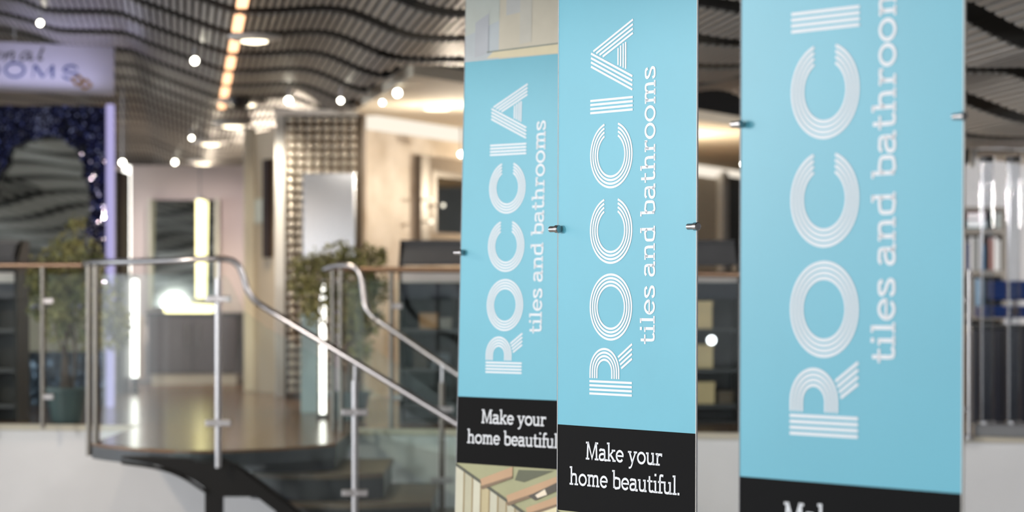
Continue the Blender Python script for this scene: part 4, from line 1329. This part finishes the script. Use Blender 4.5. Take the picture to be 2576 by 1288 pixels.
# ------------------------------------------------------------------ vanity display
vd = 13.6
vr = thing('vanity_unit', (X(470, vd), vd * K + .2, PLAT), 'taupe vanity unit under the rose wall mirror', 'vanity')
vz = Z(792, vd)
q = MB(); q.box(X(372, vd), X(602, vd), vd * K, vd * K + .5, PLAT + .10, vz); q.build('body', VANITY, vr, bevel=.008)
q = MB(); q.box(X(380, vd), X(594, vd), vd * K + .05, vd * K + .45, PLAT, PLAT + .10); q.build('plinth', CREAMW, vr)
q = MB(); q.box(X(366, vd), X(606, vd), vd * K - .02, vd * K + .52, vz, vz + .02); q.build('counter_top', DARKG, vr, bevel=.004)
for k in range(2):
    xa = X(376, vd) + k * (X(598, vd) - X(376, vd)) / 2; xb = xa + (X(598, vd) - X(376, vd)) / 2 - .01
    q = MB(); q.box(xa, xb, vd * K - .018, vd * K - .001, PLAT + .12, vz - .02); dd_ = q.build('door', VANITY, vr, bevel=.003)
    q = MB(); hx = xb - .05 if k == 0 else xa + .05
    q.tube([(hx, vd * K - .035, vz - .30), (hx, vd * K - .035, vz - .10)], .006, 8); q.build('handle', STEEL, dd_)
q = MB(); q.lathe((X(475, vd), vd * K + .25, vz + .02), [(.10, 0), (.17, .05), (.19, .09), (.175, .09), (.12, .04)], 24); q.build('basin', WPOST, vr, smooth=True)
q = MB(); q.tube(smooth_path([(X(475, vd), vd * K + .46, vz + .02), (X(475, vd), vd * K + .46, vz + .12), (X(475, vd), vd * K + .42, vz + .15), (X(475, vd), vd * K + .34, vz + .13)], 5), .012, 10); q.build('tap', STEEL, vr, smooth=True)
# pale side screen left of it
q = MB(); q.extrude([P(340, 955, 13.3), P(362, 955, 13.5), P(362, 800, 13.5), P(348, 790, 13.3)], (.0, .04, 0))
tag(q.build('side_screen', PINKW), 'pale side screen between the white light tube and vanity', 'screen')
vm = thing('vanity_mirror', P(462, 770, 13.95), 'rectangular mirror on the rose wall behind the yellow tube', 'mirror')
vy = 13.9 * K
q = MB(); q.extrude([Vector((X(382, 13.95), vy + .057, Z(772, 13.95))), Vector((X(544, 13.95), vy, Z(772, 13.95))), Vector((X(544, 13.95), vy + .042, Z(505, 13.95))), Vector((X(382, 13.95), vy + .099, Z(505, 13.95)))], (0, .006, 0)); q.build('mirror_glass', MIRROR, vm)
q = MB(); q.box(X(380, 13.95), X(546, 13.95), vy + .11, 14 * K - .001, Z(774, 13.95), Z(503, 13.95)); q.build('back_board', DARKG, vm)
for pa, pb_, pt_, pq in ((376, 382, 500, 776), (544, 552, 500, 776)):
    q = MB(); q.box(X(pa, 13.95), X(pb_, 13.95), 13.9 * K, 14 * K - .001, Z(pq, 13.95), Z(pt_, 13.95)); q.build('frame', mat('pale_frame_%d' % pa, rgb(206, 206, 196), .4), vm)
# light tubes
def ltube(px, pt_, pb_, d, m, label, r, base=None):
    p0_, p1_ = P(px, pb_, d), P(px, pt_, d)
    t = thing('light_tube', p0_, label, 'light', 'glowing light tubes')
    q = MB(); q.tube([p0_, p1_], r, 14); q.build('tube', m, t, smooth=True)
    for c_, s_ in ((p0_, -1), (p1_, 1)):
        q = MB(); q.lathe(c_ - Vector((0, 0, .012)), [(r * 1.1, 0), (r * 1.1, .024)], 14); q.build('end_cap', STEEL, t)
    if base == 'floor':
        q = MB(); q.lathe((p0_.x, p0_.y, PLAT), [(.045, 0), (.045, .02), (.02, .03), (.02, max(.035, p0_.z - PLAT))], 18); q.build('base', BLACK, t)
    if base == 'hang':
        q = MB(); q.tube([p1_, (p1_.x, p1_.y, ceil_z(p1_.x, p1_.y))], .004, 6); q.build('cable', CABLE, t)
    return t
ltube(319, 414, 690, 13.75, LEDW, 'tall white light tube hanging beside the rose wall', .036, 'hang')
ltube(339, 700, 952, 12.5, LEDW, 'white light tube standing on the floor behind the landing glass', .030, 'floor')
ltube(503, 500, 752, 13.9 - .045 / K, LEDY, 'yellow light tube hanging in front of the vanity mirror', .036, 'hang')
tb = thing('light_bar', P(476, 790, 13.62), 'warm glowing bar along the vanity top', 'light')
q = MB(); q.tube([P(414, 777, 13.62), P(538, 777, 13.62)], .036, 12); q.build('tube', LEDY, tb, smooth=True)
for px in (414, 538):
    q = MB(); q.box(X(px, 13.62) - .02, X(px, 13.62) + .02, 13.62 * K - .015, 13.62 * K + .02, vz + .02, Z(777, 13.62) - .02); q.build('foot', STEEL, tb)
# white tube and lit tube column by the second tree
ltube(812, 708, 1060, 9.9, LEDW, 'slim white light tube behind the leaves of the second tree', .020, 'floor')
q = MB(); q.box(X(836, 10.2), X(856, 10.2), 10.2 * K, 10.2 * K + .06, PLAT, Z(700, 10.2)); tag(q.build('pale_column', mat('pale_lavender_panel', rgb(214, 208, 220), .35), bevel=.006), 'pale lavender column beside the slim white light tube', 'column')
q = MB(); q.box(X(757, 10.4), X(799, 10.4), 10.4 * K, 10.4 * K + .02, PLAT, Z(790, 10.4)); tag(q.build('frosted_screen', mat('frosted_cyan', rgb(176, 204, 210), .3)), 'pale frosted glass screen below the second tree', 'screen')
# hanging dark towel and pale plate on the return wall
q = MB(); c = P(681, 520, 12.25)
wr0, wr1 = Vector((X(636, 12.6), 12.62 * K)), Vector((X(700, 12.3), 12.3 * K)); wa, wb_ = wr0.lerp(wr1, .56), wr0.lerp(wr1, .80); wn = Vector((-.04, -.045))
q.plan([wa, wb_, wb_ + wn, wa + wn], Z(648, 12.35), Z(400, 12.35)); tag(q.build('hanging_towel', mat('dark_plum_towel', rgb(52, 40, 40), .9, var=.2, scale=20), bevel=.01), 'dark plum towel hanging beside the white post', 'towel')
q = MB(); wa, wb_ = wr0.lerp(wr1, .12), wr0.lerp(wr1, .50)
q.plan([wa, wb_, wb_ + wn * .4, wa + wn * .4], Z(562, 12.5), Z(500, 12.5)); tag(q.build('wall_plaque', mat('mint_plaque', rgb(214, 216, 196), .5), bevel=.006), 'pale mint plaque on the beige return wall', 'plaque')
lamp('shop_fill', 'SPOT', (X(470, 12.9), 12.9 * K, 3.40), 75, (1, .88, .84), .10, (math.radians(40), 0, 0), 84)  # added fill without a fixture, brightens the rose wall
lamp('shop_fill', 'POINT', (-2.9, 28.5, 2.3), 110, (1, .84, .66), .12)  # added fill hidden behind the rose wall, lifts the far ceiling
lamp('shop_fill', 'POINT', (-4.2, 33.0, 2.4), 60, (1, .84, .66), .12)  # second unseen fill added for the far ceiling

# ------------------------------------------------------------------ potted trees
def tree(cpx, d, crown, label, pot_top, seed, nleaf):
    rnd = random.Random(seed)
    x, y = X(cpx, d), d * K
    root = thing('potted_tree', (x, y, PLAT), label, 'tree', 'potted leafy trees')
    zp = Z(pot_top, d)
    hpot = zp - PLAT
    q = MB(); q.lathe((x, y, PLAT), [(.085, 0), (.10, .01), (.14, hpot * .92), (.155, hpot * .93), (.155, hpot), (.135, hpot), (.13, hpot * .9)], 28); q.build('pot', POTM, root, smooth=True)
    q = MB(); q.lathe((x, y, PLAT), [(.131, hpot * .88), (.05, hpot * .92)], 20); q.build('soil', SOIL, root)
    clumps = [(X(px, d + dy), (d + dy) * K, Z(py, d + dy), r) for px, py, r, dy in crown]
    q = MB()
    for k in range(5):
        an = k * 2 * math.pi / 5
        tx, ty = x + .035 * math.cos(an), y + .035 * math.sin(an)
        c = clumps[k % len(clumps)]
        mid = Vector((tx * .6 + c[0] * .4, ty * .6 + c[1] * .4, zp + (c[2] - zp) * .55))
        q.tube(smooth_path([(tx, ty, zp - hpot * .1), (tx + .02 * math.cos(an * 2), ty, zp + (mid.z - zp) * .5), mid, c[:3]], 4), [.012 * (1 - .05 * i) for i in range(13)], 7)
    q.build('trunk', BARK, root, smooth=True)
    q = MB()
    for k, c in enumerate(clumps):
        for _ in range(4):
            v = Vector((rnd.gauss(0, 1), rnd.gauss(0, 1), rnd.gauss(0, 1))).normalized() * c[3] * .9
            q.tube([(c[0], c[1], c[2]), (c[0] + v.x * .5, c[1] + v.y * .5, c[2] + v.z * .4), (c[0] + v.x, c[1] + v.y, c[2] + v.z)], [.006, .004, .002], 5)
    o = q.build('branches', BARK, root); o['kind'] = 'stuff'
    q = MB()
    tot = sum(c[3] ** 2 for c in clumps)
    for c in clumps:
        for _ in range(int(nleaf * c[3] ** 2 / tot)):
            v = Vector((rnd.gauss(0, 1), rnd.gauss(0, 1), rnd.gauss(0, 1))).normalized() * c[3] * (rnd.random() ** .45)
            p = Vector(c[:3]) + v
            u = Vector((rnd.gauss(0, 1), rnd.gauss(0, 1), rnd.gauss(-.4, .8))).normalized()
            w = u.cross(Vector((rnd.gauss(0, 1), rnd.gauss(0, 1), rnd.gauss(0, 1)))).normalized()
            L_ = rnd.uniform(.022, .040); B2 = L_ * .42
            q.face([p, p + u * L_ * .5 + w * B2, p + u * L_, p + u * L_ * .5 - w * B2])
    o = q.build('foliage', LEAF, root); o['kind'] = 'stuff'
    return root
tree(168, 9.5, [(165, 620, .10, .0), (130, 690, .17, .05), (215, 650, .15, -.03), (180, 740, .20, .0), (120, 760, .15, .04), (250, 740, .17, -.04), (270, 800, .13, .03), (100, 700, .10, 0), (300, 800, .10, 0), (165, 820, .15, .05), (240, 840, .13, 0), (190, 560, .06, 0), (290, 850, .09, 0)],
     'leafy potted tree behind the bronze handrail, in front of the mosaic arch', 975, 3, 4200)
tree(880, 9.75, [(860, 650, .13, .0), (800, 665, .12, .05), (930, 655, .12, -.03), (770, 720, .13, 0), (840, 740, .12, .03), (900, 740, .17, .0), (945, 720, .12, .02), (790, 780, .10, .0), (880, 820, .14, .03), (920, 800, .13, 0), (960, 640, .06, 0), (905, 880, .09, 0), (755, 665, .07, 0)],
     'second leafy potted tree behind the steps, in front of the dome tiles', 985, 5, 3600)
